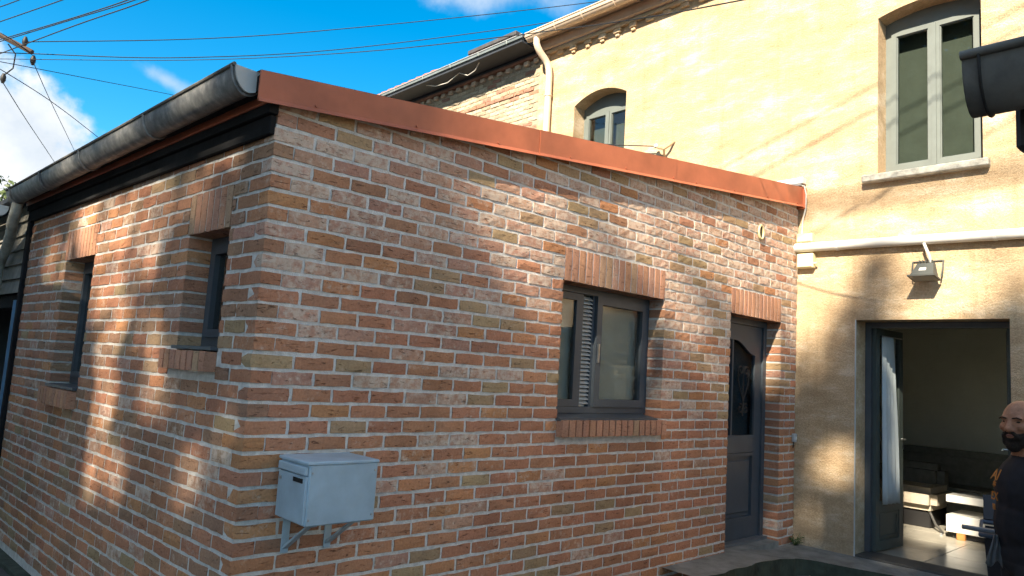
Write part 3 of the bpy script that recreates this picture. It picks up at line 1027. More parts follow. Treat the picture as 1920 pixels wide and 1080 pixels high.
# ------------------------------------------------------------------ main house
house = thing('stucco_house', 'two-storey ochre roughcast house with arched upstairs windows and open french doors', 'building')
def arch(spring, peak, y_a, y_b):
    c, h = (y_a + y_b) / 2, abs(y_a - y_b) / 2
    return lambda y: spring + (peak - spring) * (1 - ((y - c) / h) ** 2)
UR = dict(y0=-1.655, y1=-0.775, z0=3.66, top=arch(5.265, 5.335, -1.655, -0.775), n=10, rev=.24)
UL = dict(y0=2.345, y1=3.255, z0=4.02, top=arch(5.30, 5.435, 2.345, 3.255), n=12, rev=.25)
FILL_WINDOW = dict(y0=-3.8, y1=-2.6, z0=0.9, top=lambda y: 2.2, n=1, rev=.28)  # added window, out of view, to brighten the living room
FD = dict(y0=-1.830, y1=-0.575, z0=0.045, top=lambda y: 2.257, n=1, rev=.30)
mb = MB()
YL, YR, ZB, ZT = 3.99, -7.0, -0.25, 6.30
br = {YL, YR}
for o in (UR, UL, FD, FILL_WINDOW):
    for i in range(o['n'] + 1):
        br.add(o['y0'] + (o['y1'] - o['y0']) * i / o['n'])
br = sorted(br)
for a, b in zip(br[:-1], br[1:]):
    mid = (a + b) / 2
    os_ = sorted([o for o in (UR, UL, FD, FILL_WINDOW) if o['y0'] < mid < o['y1']], key=lambda o: o['z0'])
    za, zb_ = ZB, ZB
    for o in os_:
        mb.add([(D, a, za), (D, b, zb_), (D, b, o['z0']), (D, a, o['z0'])], [(0, 3, 2, 1)])
        za, zb_ = o['top'](a), o['top'](b)
    mb.add([(D, a, za), (D, b, zb_), (D, b, ZT), (D, a, ZT)], [(0, 3, 2, 1)])
for o in (UR, UL, FD, FILL_WINDOW):
    e = D + o['rev']
    for i in range(o['n']):
        a = o['y0'] + (o['y1'] - o['y0']) * i / o['n']
        b = o['y0'] + (o['y1'] - o['y0']) * (i + 1) / o['n']
        mb.add([(D, a, o['top'](a)), (D, b, o['top'](b)), (e, b, o['top'](b)), (e, a, o['top'](a))], [(0, 1, 2, 3)])
    for y, f in ((o['y0'], (0, 1, 2, 3)), (o['y1'], (3, 2, 1, 0))):
        mb.add([(D, y, o['z0']), (D, y, o['top'](y)), (e, y, o['top'](y)), (e, y, o['z0'])], [f])
    if o is not FD:
        mb.add([(D, o['y0'], o['z0']), (e, o['y0'], o['z0']), (e, o['y1'], o['z0']), (D, o['y1'], o['z0'])], [(0, 1, 2, 3)])
mb.add([(D, YL, ZB), (D + .3, YL, ZB), (D + .3, YL, ZT), (D, YL, ZT)], [(0, 1, 2, 3)])
mb.build('wall', STUCCO, house, fix=False)
mb = MB()
mb.bbox(D - .004, D + .008, -0.583, -0.573, 0.05, 2.26, .001)
mb.build('corner_bead', plain('bare_corner_bead', (0.55, 0.60, 0.62), .4, .4), house)

hflip = lambda v: (v[1], v[0], v[2])       # (along y, depth x, z)
def house_window(o, split, glass):
    w = link('window', None, house)
    xf = D + o['rev'] - .03
    y0, y1, z0, top = o['y0'], o['y1'], o['z0'], o['top']
    n = o['n']
    mb = MB()                              # outer frame with an arched head
    slab(mb, y0 + .001, y0 + .055, xf, xf + .06, z0 + .001, top(y0 + .03), hflip)
    slab(mb, y1 - .055, y1 - .001, xf, xf + .06, z0 + .001, top(y1 - .03), hflip)
    slab(mb, y0 + .055, y1 - .055, xf, xf + .06, z0 + .001, z0 + .06, hflip)
    spring = top(y0)
    for i in range(n):
        a = y0 + (y1 - y0) * i / n
        b = y0 + (y1 - y0) * (i + 1) / n
        vs = [(xf - .003, a, spring - .10), (xf - .003, b, spring - .10), (xf - .003, b, top(b) + .01), (xf - .003, a, top(a) + .01)]
        vs += [(xf + .062, v[1], v[2]) for v in vs]
        mb.add(vs, [(0, 3, 2, 1), (4, 5, 6, 7), (0, 1, 5, 4)])
    mb.build('frame', GREYFRAME, w)
    ym = y0 + (y1 - y0) * split
    for (a, b) in ((y0 + .057, ym - .003), (ym + .003, y1 - .057)):
        mb = MB(); rect_frame(mb, a, b, z0 + .062, spring - .102, .048, xf - .018, xf + .04, hflip, .075)
        mb.build('sash', GREYFRAME, w)
        mb = MB(); rect_frame(mb, a + .048, b - .048, z0 + .137, spring - .150, .009, xf - .006, xf + .03, hflip)
        mb.build('glazing_bead', GREYFRAME, w)
        mb = MB(); slab(mb, a + .054, b - .054, xf + .008, xf + .014, z0 + .145, spring - .156, hflip)
        mb.build('pane', glass, w)
    mb = MB(); slab(mb, ym - .020, ym + .020, xf - .030, xf - .019, z0 + .075, spring - .115, hflip); mb.build('cover_strip', GREYFRAME, w)
    mb = MB(); slab(mb, y0 - .1, y1 + .1, xf + .13, xf + .135, z0 - .1, spring + .3, hflip)
    mb.build('drawn_curtain', plain('dark_green_dim', (0.10, 0.112, 0.10), .9), w)
    return w
w = house_window(UR, .5, GLASSB)
mb = MB(); mb.bbox(D - .085, D + .19, -1.712, -0.652, 3.588, 3.659, .010); mb.build('sill', STONE_SILL, w)
w = house_window(UL, .5, GLASSB)
mb = MB(); mb.bbox(D - .06, D + .19, 2.25, 3.35, 3.95, 4.018, .010); mb.build('sill', STONE_SILL, w)

w = link('window', None, house)  # added unseen window letting more daylight into the living room
mb = MB(); rect_frame(mb, -3.79, -2.61, .91, 2.19, .06, D + .20, D + .26, hflip); mb.build('frame', GREYFRAME, w)
mb = MB(); slab(mb, -3.73, -2.67, D + .225, D + .231, .97, 2.13, hflip); mb.build('pane', GLASS, w)
# cornice: stepped brick dentils, board, gutter
y = YL - 0.10
while y > -3.2:
    mb = MB()
    k = random.uniform(-.008, .008)
    mb.bbox(D - .045 + k, D + .01, y - .115, y, 6.145 + k, 6.205, .006)
    if random.random() < .5:
        mb.bbox(D - .03, D + .01, y - .085, y - .02, 6.10, 6.144, .006)
    mb.build('dentil', STUCCO, house)
    y -= 0.262
mb = MB(); mb.bbox(D - .055, D + .01, YR, YL, 6.207, 6.262, .006); mb.build('cornice_course', STUCCO, house)
mb = MB(); mb.bbox(D - .115, D - .06, YR, YL, 6.264, 6.40, .008); mb.bbox(D - .36, D + .05, YR, YL, 6.402, 6.425, .004)
mb.build('eaves_board', plain('beige_eaves_board', (0.44, 0.34, 0.26), .7), house)
hg = thing('roof_gutter', 'cream-painted gutter with a bent downpipe at the stucco house eaves', 'gutter')
gx = D - .285
mb = MB(); mb.prism(gutter_prof(.078, .10, 12), lambda p, t: (gx + p[0], t, 6.455 + p[1]), YR, 3.98); mb.build('trough', ZINC_CREAM, hg, smooth=True)
mb = MB(); mb.tube([(gx - .08, YR, 6.459), (gx - .08, 3.98, 6.459)], .010, 8); mb.build('rolled_lip', ZINC_CREAM, hg, smooth=True)
for y in (3.4, 2.9, 2.35, 1.8, 1.2, .6, 0, -.8):
    mb = MB(); mb.tube([(gx - .083 * math.cos(math.pi * i / 10), y, 6.455 - .104 * math.sin(math.pi * i / 10)) for i in range(11)], .007, 6)
    mb.build('bracket', ZINC_CREAM, hg, smooth=True)
mb = MB()
mb.tube([(gx, 3.80, 6.37), (gx, 3.80, 6.29), (gx + .01, 3.79, 6.24), (gx + .06, 3.78, 6.17), (gx + .15, 3.76, 6.09), (D - .09, 3.74, 6.02), (D - .075, 3.73, 5.95), (D - .07, 3.72, 5.85), (D - .07, 3.72, 3.4)], .050, 14)
mb.build('downpipe', ZINC_CREAM, hg, smooth=True)
for z in (5.55, 4.75):
    mb = MB(); mb.tube([(D - .07, 3.72, z - .012), (D - .07, 3.72, z + .012)], .058, 14); mb.build('pipe_clip', ZINC_CREAM, hg, smooth=True)
mb = MB()
mb.add([(D - .30, YL, 6.45), (D - .30, YR, 6.45), (D + 4.4, YR, 8.6), (D + 4.4, YL, 8.6), (D - .30, YL, 6.43), (D - .30, YR, 6.43), (D + 4.4, YR, 8.5), (D + 4.4, YL, 8.5)],
       [(0, 1, 2, 3), (7, 6, 5, 4), (0, 4, 5, 1), (0, 3, 7, 4), (1, 5, 6, 2), (2, 6, 7, 3)])
mb.build('roof', TERRACOTTA, house)
# solid rear so no sky or sun leaks into the rooms
mb = MB()
mb.box(D + .31, D + 4.8, 3.70, 3.98, 0, 6.4); mb.box(D + 4.5, D + 4.8, YR, 3.69, 0, 6.4); mb.box(D + .01, D + 4.8, YR - .3, YR - .01, 0, 6.4)
mb.box(D + .34, D + 4.49, YR, 3.69, 2.62, 2.9)
mb.build('rear_walls', plain('plain_block', (0.30, 0.29, 0.26), .9), house)

# ------------------------------------------------------------------ room behind the french doors
FZ = 0.055
room = link('living_room', None, house)
mb = MB(); mb.box(D + 4.30, D + 4.40, -4.2, 1.4, 0, 2.61); mb.box(D + .31, D + 4.29, 1.2, 1.3, 0, 2.61); mb.box(D + .31, D + 4.29, -4.2, -4.1, 0, 2.61)
mb.box(D + .29, D + .34, -4.1, -3.81, FZ, 2.60); mb.box(D + .29, D + .34, -2.59, -1.87, FZ, 2.60); mb.box(D + .29, D + .34, -3.81, -2.59, FZ, .89); mb.box(D + .29, D + .34, -3.81, -2.59, 2.21, 2.60); mb.box(D + .28, D + .34, -.535, 1.19, FZ, 2.60)
mb.build('room_wall', INT_WALL, room)
mb = MB(); mb.box(D + .30, D + 4.3, -4.1, 1.2, FZ - .1, FZ - .006); mb.build('floor_bed', GROUT, room)
ty = -4.05
TS = 0.60
k = 0
xa0 = D + .31
while xa0 < D + 4.25:
    ya = -4.05
    while ya < 1.15:
        mb = MB(); mb.bbox(xa0 + .003, min(xa0 + TS - .003, D + 4.29), ya + .003, min(ya + TS - .003, 1.19), FZ - .012, FZ, .002)
        mb.build('floor_tile', INT_TILE, room)
        ya += TS
    xa0 += TS
mb = MB(); mb.bbox(D + .005, D + .33, FD['y0'] + .002, FD['y1'] - .002, -.02, FZ + .012, .006)
mb.build('threshold', plain('dark_threshold', (0.05, 0.05, 0.048), .6), house)

# french doors: fixed frame and two leaves folded inwards
frd = link('french_door', None, house)
xf = D + .245
mb = MB(); slab(mb, -1.828, -1.775, xf, xf + .055, FZ + .014, 2.255, hflip); slab(mb, -.630, -.577, xf, xf + .055, FZ + .014, 2.255, hflip); slab(mb, -1.775, -.630, xf, xf + .055, 2.20, 2.255, hflip)
mb.build('frame', ANTHRACITE, frd)
GREENGREY = plain('grey_green_door_paint', (0.065, 0.085, 0.082), .45, vary=.1)
def french_leaf(hx, hy, ang, flipy):
    """leaf hinged at (hx, hy); ang is the way it points, in plan"""
    lf = link('leaf', None, frd, (hx, hy, FZ + .02), ang)
    wd, ht = 0.56, 2.13
    mb = MB()
    rect_frame(mb, 0, wd, 0, ht, .075, -.02, .02, ident, .09)
    slab(mb, .075, wd - .075, -.02, .02, .36, .46, ident)
    slab(mb, .075, wd - .075, -.008, .008, .09, .36, ident)
    b = mb.build('leaf_frame', GREENGREY, lf)
    mb = MB(); rect_frame(mb, .095, wd - .095, .11, .34, .022, -.016, .016, ident); mb.build('panel_moulding', GREENGREY, lf)
    mb = MB(); slab(mb, .075, wd - .075, -.003, .003, .46, ht - .075, ident); mb.build('pane', GLASS, lf)
    mb = MB(); s_ = -1 if flipy else 1
    mb.tube([(wd - .03, s_ * .02, 1.05), (wd - .03, s_ * .06, 1.05), (wd - .12, s_ * .065, 1.05)], .008, 6); mb.build('handle', CHROME, lf, smooth=True)
    return lf
lf1 = french_leaf(D + .30, -.640, R(-6), True)
lf2 = french_leaf(D + .30, -1.765, R(13), False)
cur = thing('curtain', 'pale blue curtain hanging behind the open left french door leaf', 'curtain', (D + .30, -.640, FZ + .02), R(-6))
mb = MB()
nx_, ncol = 30, 12
vs = []
for j in range(ncol):
    z = .43 + (2.05 - .43) * j / (ncol - 1)
    wid = .32 - .13 * (j / (ncol - 1)) ** 1.5
    for i in range(nx_):
        t = i / (nx_ - 1)
        vs.append((.10 + wid * t, .0 - .045 + .014 * math.sin(t * 24 + j * .12), z))
mb.add(vs, [(j * nx_ + i, j * nx_ + i + 1, (j + 1) * nx_ + i + 1, (j + 1) * nx_ + i) for j in range(ncol - 1) for i in range(nx_ - 1)])
cu = mb.build('cloth', CURTAIN, cur, smooth=True)
cu.modifiers.new('thickness', 'SOLIDIFY').thickness = .004
mb = MB(); mb.tube([(.07, -.045, 2.055), (.48, -.045, 2.055)], .006, 8); mb.build('rod', CHROME, cur)

# furniture
tb = thing('white_table', 'white lacquered s-shaped low table on the tiled living room floor', 'table', (7.62, -1.50, FZ))
mb = MB(); mb.bbox(0, .55, 0, .70, .07, .255, .006); mb.build('lower_block', WHITE_LACQUER, tb)
mb = MB(); mb.bbox(.06, .49, .12, .30, .256, .385, .004); mb.build('column', WHITE_LACQUER, tb)
mb = MB(); mb.bbox(0, .55, 0, .70, .386, .465, .006); mb.build('top', WHITE_LACQUER, tb)
mb = MB(); mb.bbox(.06, .49, .06, .64, .012, .069, .003); mb.build('plinth', BLACK, tb)
mb = MB(); mb.bbox(-.004, .05, .52, .60, .0, .068, .004); mb.build('foot', ORANGE_REFLECTION, tb)  # block standing in for an orange reflection at the table base
sf = thing('recliner_chair', 'beige upholstered recliner with steel foot beside the white table', 'armchair', (7.95, -.62, FZ))
def soft(mb, x0, x1, y0, y1, z0, z1, b):
    bm = bmesh.new()
    bmesh.ops.create_cube(bm, size=1)
    for v in bm.verts:
        v.co = Vector(((x0 + x1) / 2 + v.co.x * (x1 - x0), (y0 + y1) / 2 + v.co.y * (y1 - y0), (z0 + z1) / 2 + v.co.z * (z1 - z0)))
    bmesh.ops.bevel(bm, geom=list(bm.edges), offset=b, segments=4, affect='EDGES')
    bm.verts.index_update()
    mb.add([v.co for v in bm.verts], [[v.index for v in f.verts] for f in bm.faces])
    bm.free()
    return mb
mb = soft(MB(), 0, .75, 0.02, .80, .20, .46, .07); mb.build('seat', SOFA_LIGHT, sf, smooth=True)
mb = soft(MB(), .55, .85, 0.10, .90, .30, .70, .08); mb.build('backrest', SOFA_DARK, sf, smooth=True)
mb = MB(); mb.tube([(.12, .12, .20), (.02, .02, .06), (-.10, -.08, .012), (-.22, -.1, .010)], .014, 8); mb.build('steel_foot', CHROME, sf, smooth=True)
mb = MB(); mb.bbox(.10, .70, .10, .75, .0, .19, .01); mb.build('base', BLACK, sf)
so = thing('dark_sofa', 'charcoal sofa against the far living room wall', 'sofa', (8.75, -2.6, FZ))
mb = soft(MB(), 0, .75, 0, 2.9, .08, .42, .05); mb.build('seat', SOFA_DARK, so, smooth=True)
mb = soft(MB(), .62, .98, 0, 2.9, .30, .84, .08); mb.build('backrest', SOFA_DARK, so, smooth=True)
mb = soft(MB(), 0, .95, 2.75, 2.98, .08, .60, .06); mb.build('armrest', SOFA_DARK, so, smooth=True)
cs = thing('cushion', 'square taupe cushion leaning on the dark sofa back', 'cushion', (9.20, -1.35, .48))
mb = MB()
vs = []
for j in range(9):
    for i in range(9):
        u, v = i / 8 * 2 - 1, j / 8 * 2 - 1
        puff = .075 * max(0, (1 - u ** 4) * (1 - v ** 4)) ** .5
        vs.append((-puff + .12 * (v + 1) / 2, u * .26, .05 + (v + 1) * .19))
k = len(vs)
vs += [(2 * (.12 * ((j / 8 * 2 - 1) + 1) / 2) - vs[j * 9 + i][0], vs[j * 9 + i][1], vs[j * 9 + i][2]) for j in range(9) for i in range(9)]
fs = [(j * 9 + i, j * 9 + i + 1, (j + 1) * 9 + i + 1, (j + 1) * 9 + i) for j in range(8) for i in range(8)]
fs += [tuple(q + k for q in reversed(f)) for f in fs]
mb.add(vs, fs)
mb.build('cover', CUSHION, cs, smooth=True)
pic = thing('wall_picture', 'narrow dark framed picture on the living room wall by the right door leaf', 'picture', (D + 4.29, -1.42, 1.72))
mb = MB(); rect_frame(mb, -.16, .16, 0, .62, .03, -.03, 0, hflip); mb.build('frame', BLACK, pic)
mb = MB(); slab(mb, -.13, .13, -.012, -.004, .03, .59, hflip); mb.build('print', CUSHION, pic)

# ------------------------------------------------------------------ fittings on the stucco wall
pp = thing('conduit_pipe', 'white plastic pipe running level across the stucco above the french doors', 'pipe')
mb = MB(); mb.tube([(D - .055, 0.06, 3.002), (D - .055, -1.0, 2.985), (D - .055, -2.4, 2.955), (D - .055, -4.5, 2.91)], .047, 16); mb.build('pipe', PVC, pp, smooth=True)
for y in (-.42, -1.75, -2.9):
    z = 3.002 - (0.06 - y) * .0197
    mb = MB(); mb.tube([(D - .055, y - .012, z), (D - .055, y + .012, z)], .051, 16); mb.bbox(D - .03, D - .001, y - .014, y + .014, z - .02, z + .02, .002); mb.build('clip', PVC, pp, smooth=True)
jb = thing('junction_box', 'cream junction box under the white pipe beside the brick corner', 'junction box', (D, -.10, 2.86))
mb = MB(); mb.bbox(-.075, -.001, -.085, .085, -.075, .075, .008); mb.build('case', CREAM_BOX, jb)
mb = MB(); mb.bbox(-.083, -.075, -.075, .075, -.065, .065, .004); mb.build('cover', CREAM_BOX, jb)
mb = MB(); mb.tube([(-.05, -.085, -.03), (-.05, -.115, -.03)], .012, 8); mb.build('cable_gland', CREAM_BOX, jb, smooth=True)
jb2 = thing('junction_box', 'cream junction box just above the white pipe beside the brick corner', 'junction box', (D, -.09, 3.095))
mb = MB(); mb.bbox(-.065, -.001, -.08, .085, -.042, .05, .006); mb.build('case', CREAM_BOX, jb2)
mb = MB(); mb.bbox(-.072, -.065, -.07, .075, -.034, .042, .003); mb.build('cover', CREAM_BOX, jb2)
cb = thing('wall_cable', 'thin pale cable dropping from the red roof edge to the junction box', 'cable')
mb = MB(); mb.tube([(D - .02, .10, 3.66), (D - .05, .0, 3.67), (D - .07, -.085, 3.64), (D - .06, -.10, 3.55), (D - .03, -.085, 3.42), (D - .015, -.05, 3.30), (D - .015, -.04, 3.14)], .007, 8); mb.build('sheath', WHITE_CABLE, cb, smooth=True)

fl = thing('floodlight', 'grey wall floodlight with a white sticker hanging below the white pipe', 'floodlight', (D, -1.22, 2.70))
mb = MB()
q0 = [(-.085, -.085, .045), (-.085, .085, .045), (-.03, .085, .075), (-.03, -.085, .075)]
q1 = [(-.22, -.10, -.065), (-.22, .10, -.065), (-.10, .10, -.095), (-.10, -.10, -.095)]
body_pts = [(-.10, -.065, .055), (-.10, .065, .055), (-.045, .065, .062), (-.045, -.065, .062),
            (-.205, -.095, -.060), (-.205, .095, -.060), (-.055, .095, -.085), (-.055, -.095, -.085)]
mb.add(body_pts, [(0, 1, 2, 3), (4, 7, 6, 5), (0, 4, 5, 1), (1, 5, 6, 2), (2, 6, 7, 3), (3, 7, 4, 0)])
mb.build('housing', LAMPGREY, fl)
mb = MB(); vs = [(-.228, -.112, -.062), (-.228, .112, -.062), (-.045, .112, -.090), (-.045, -.112, -.090)]
vs += [(v[0], v[1], v[2] - .014) for v in vs]
mb.add(vs, [(0, 1, 2, 3), (7, 6, 5, 4), (0, 4, 5, 1), (1, 5, 6, 2), (2, 6, 7, 3), (3, 7, 4, 0)]); mb.build('bezel', LAMPGREY, fl)
mb = MB(); vs = [(-.215, -.095, -.0785), (-.215, .095, -.0785), (-.055, .095, -.1045), (-.055, -.095, -.1045)]
mb.add(vs, [(0, 1, 2, 3)]); mb.build('glass', plain('lamp_glass', (.3, .3, .28), .1), fl)
mb = MB()
def onface(u, v, o):
    a = Vector(body_pts[0]); b = Vector(body_pts[1]); c = Vector(body_pts[5]); d_ = Vector(body_pts[4])
    p = a.lerp(b, u).lerp(d_.lerp(c, u), v)
    n_ = (b - a).cross(d_ - a).normalized()
    if n_.x > 0: n_ = -n_
    return p + n_ * o
mb.add([onface(.36, .42, .002), onface(.70, .42, .002), onface(.70, .66, .002), onface(.36, .66, .002)], [(0, 1, 2, 3)]); mb.build('sticker', WHITE_PAPER, fl)
for i in range(5):
    mb = MB(); y = -.05 + i * .025; mb.bbox(-.095, -.05, y - .004, y + .004, .06, .085, .002); mb.build('cooling_fin', LAMPGREY, fl)
mb = MB(); mb.tube([(-.06, -.115, -.07), (-.05, -.125, .0), (-.03, -.125, .08), (-.006, -.125, .085), (-.006, .0, .085)], .007, 6)
mb.tube([(-.06, .115, -.07), (-.05, .125, .0), (-.03, .125, .08), (-.006, .125, .085), (-.006, .0, .0851)], .007, 6); mb.build('yoke', LAMPGREY, fl)
mb = MB(); mb.tube([(-.085, .015, .24), (-.095, -.005, .19), (-.09, -.03, .12), (-.07, -.035, .065)], .013, 8); mb.build('cable', WHITE_CABLE, fl, smooth=True)

hk = thing('cable_bracket', 'small rusty cable bracket on the stucco above the red roof edge', 'bracket', (D, 1.64, 4.36))
mb = MB(); mb.tube([(0, -.07, .10), (-.06, -.03, .04), (-.09, .02, .0), (-.05, .04, -.06), (0, .05, -.10)], .016, 8); mb.tube([(-.09, .02, 0), (-.09, .10, .03), (-.07, .15, .06)], .014, 8)
mb.build('iron', plain('rusty_iron', (0.40, 0.27, 0.16), .8, vary=.3), hk, smooth=True)
mb = MB(); mb.sphere((-.085, .14, .06), .028); mb.build('insulator', PVC, hk, smooth=True)
sw = thing('service_wire', 'thin wire stretched from the rusty bracket across the small arched window', 'wire')
mb = MB(); mb.tube([(D - .085, 1.79, 4.42), (D - .10, 2.4, 4.55), (D - .12, 3.1, 4.72), (D - .2, 3.9, 4.95)], .007, 6); mb.build('strand', CABLE, sw)
fp = thing('flashing_piece', 'white flashing end piece where the roof meets the stucco', 'flashing')
mb = MB(); mb.bbox(D - .09, D - .002, -.075, .62, 3.672, 3.735, .006); mb.build('upstand', PVC, fp)
mb = MB(); mb.bbox(D - .11, D - .002, -.06, .60, 3.640, 3.671, .004); mb.build('lead_strip', plain('lead', (.2, .21, .22), .6), fp)

# weeds in the corner
def weed(name, label, c, n, h, seed):
    rr = random.Random(seed)
    t = thing(name, label, 'weed', c)
    mb = MB()
    st_ = MB()
    for i in range(n):
        a, l = rr.uniform(0, 6.28), rr.uniform(.4, 1) * h
        tip = Vector((math.cos(a) * l * .7, math.sin(a) * l * .7 - .02, l * rr.uniform(.4, 1)))
        st_.tube([(0, 0, 0), tip * .5 + Vector((0, 0, .02)), tip], .0022, 4)
        for k in range(5):
            p = tip * (0.4 + .15 * k)
            d = Vector((rr.uniform(-1, 1), rr.uniform(-1, 1), rr.uniform(-.3, .6))).normalized()
            s = d.cross(Vector((0, 0, 1))).normalized()
            l2 = rr.uniform(.018, .034)
            mb.add([p, p + d * l2 * .5 + s * l2 * .32, p + d * l2, p + d * l2 * .5 - s * l2 * .32], [(0, 1, 2, 3)])
    mb.build('leaves', LEAF2, t, fix=False)
    st_.build('stems', LEAF2, t)
weed('weed_tuft', 'small green weed growing in the corner where brick meets stucco', (5.60, -.05, 0.045), 16, .13, 3)
for i, (x, y) in enumerate(((5.02, -.47), (5.07, -.52))):
    mb = MB()
    d_ = Vector((.05, .035 * (1 - 2 * i), 0))
    s_ = Vector((-.03, .035, 0))
    p = Vector((x, y, ground_z(x, y) + .012))
    mb.add([p - d_, p + s_ * .5, p + d_, p - s_ * .5, p + Vector((0, 0, .01))], [(0, 3, 4), (3, 2, 4), (2, 1, 4), (1, 0, 4)])
    tag(mb.build('fallen_leaf', plain('dry_leaf%d' % i, (.30, .27, .17), .8)), ('dry leaf lying on the asphalt nearest the doorstep', 'dry leaf lying a little right on the asphalt by the concrete edge')[i], 'leaf', 'fallen leaves by the doorstep')

# ------------------------------------------------------------------ neighbouring terrace house
nb = thing('painted_brick_house', 'neighbouring terrace house of flaking cream-painted brick behind the annex', 'building')
NX = D + .02
mb = MB(); mb.box(NX + .008, NX + .3, 4.0, 11.0, -.2, 6.30); nwall = mb.build('wall', plain('old_lime_mortar', (0.37, 0.32, 0.24), .95, vary=.2, scale=9, bump=.6, bscale=60), nb)
CREAMB = [(.42, .35, .25), (.38, .31, .22), (.45, .39, .29)]
cnt = 0
NMESH = {}
for k in range(24):
    z = 4.62 + k * .0675
    if z > 6.17:
        break
    y = 4.01 + (.11 if k % 2 else 0)
    while y < 9.6:
        l = .205
        px = to_px((NX, y + .1, z))
        # hidden behind the annex roof edge
        lim = 200 + (px[0] - 740) * .19 - 14
        if px[1] < lim + 40 and 640 < px[0] < 1010:
            red = False
            if abs(z - 5.7675) < .04:
                red = True
            elif z < 5.28 and y < 4.75:
                red = random.random() < .6
            else:
                red = random.random() < .10
            v_ = random.randrange(6)
            if v_ not in NMESH:
                vv, ff = brick_geo(l, .052, .03, 900 + v_, True, .004)
                me = bpy.data.meshes.new('brick'); me.from_pydata(vv, [], ff); me.materials.append(BRICK); NMESH[v_] = me
            o = link('brick', NMESH[v_], nwall, (NX + random.uniform(-.003, .003) - (.012 if abs(z - 5.7675) < .04 else 0), y, z))
            if red:
                c = random.choice([(.33, .18, .12), (.30, .165, .12), (.36, .21, .15)]); o.color = (*c, random.uniform(.1, .6))
            else:
                c = random.choice(CREAMB); kk = random.uniform(.82, 1.08); o.color = (c[0] * kk, c[1] * kk, c[2] * kk, random.uniform(.3, .8))
            cnt += 1
        y += .218
y = 4.02
while y < 9.6:
    mb = MB(); k = random.uniform(-.006, .006)
    mb.bbox(NX - .05 + k, NX + .05, y, y + .10, 6.175 + k, 6.24, .008); mb.build('dentil', plain('cream_dentil', (.50, .42, .34), .9, vary=.2) if 'cream_dentil' not in MATS else MATS['cream_dentil'], nb)
    y += .205
mb = MB(); mb.bbox(NX - .075, NX + .05, 4.0, 11, 6.242, 6.285, .006); mb.build('cornice_course', plain('dull_brick_course', (.22, .12, .09), .9, vary=.3), nb)
mb = MB(); mb.bbox(D - .40, D + .02, 4.0, 11, 6.33, 6.36, .004); mb.bbox(NX - .06, NX, 4.0, 11, 6.287, 6.329, .004); mb.build('eaves_board', plain('blue_black_soffit', (.035, .042, .055), .7), nb)
mb = MB(); mb.add([(D - .40, 4.0, 6.40), (D - .40, 11, 6.40), (D + 4.2, 11, 8.85), (D + 4.2, 4.0, 8.85)], [(0, 3, 2, 1)]); nroof = mb.build('roof', SLATE, nb, fix=False)
i = 0
y = 6.15
while y < 9.2:
    mb = MB()
    for r_ in range(3):
        x = D - .34 + r_ * .30
        z = 6.475 + r_ * .17
        prof = [(.10 * math.cos(a) + .1, .055 * math.sin(a)) for a in [math.pi * q / 8 for q in range(9)]]
        mb.prism(prof, lambda p, t: (x + t, y + p[0], z + p[1] + t * .55), 0, .34)
    mb.build('roof_tile', TERRACOTTA, nroof)
    y += .215
ng = thing('roof_gutter', 'blue-grey zinc gutter with loose cable on the painted brick house eaves', 'gutter')
nx2 = D - .30
mb = MB(); mb.prism(gutter_prof(.08, .105, 12), lambda p, t: (nx2 + p[0], t, 6.462 + p[1]), 4.02, 11); mb.build('trough', ZINC_NEIGHBOUR, ng, smooth=True)
mb = MB(); mb.tube([(nx2 - .082, 4.02, 6.466), (nx2 - .082, 11, 6.466)], .010, 8); mb.build('rolled_lip', plain('bright_lip', (.5, .52, .53), .4, .4), ng, smooth=True)
for y in (4.35, 5.0, 5.7, 6.45, 7.3, 8.2):
    mb = MB(); mb.tube([(nx2 - .085 * math.cos(math.pi * q / 10), y, 6.462 - .109 * math.sin(math.pi * q / 10)) for q in range(11)], .008, 6); mb.build('bracket', PALE_SOFFIT, ng, smooth=True)
mb = MB(); mb.tube([(nx2 - .03, 5.0, 6.36), (nx2, 5.15, 6.24), (nx2 + .02, 5.35, 6.22), (nx2, 5.55, 6.31), (nx2, 5.85, 6.22), (nx2 + .02, 6.2, 6.26), (nx2, 6.5, 6.35)], .008, 6); mb.build('loose_cable', WHITE_CABLE, ng, smooth=True)
dm = thing('dormer_roof', 'flat grey dormer roof overhanging above the painted brick house', 'dormer')
mb = MB(); mb.bbox(D + .76, D + 2.8, 5.42, 6.58, 7.24, 7.288, .008); mb.build('soffit', PALE_SOFFIT, dm)
mb = MB(); mb.bbox(D + .70, D + 2.9, 5.36, 6.64, 7.29, 7.37, .01); mb.build('roof_edge', SLATE, dm)
mb = MB(); mb.box(D + 1.0, D + 2.7, 5.55, 6.45, 6.7, 7.239); mb.build('cheek', SLATE, dm)

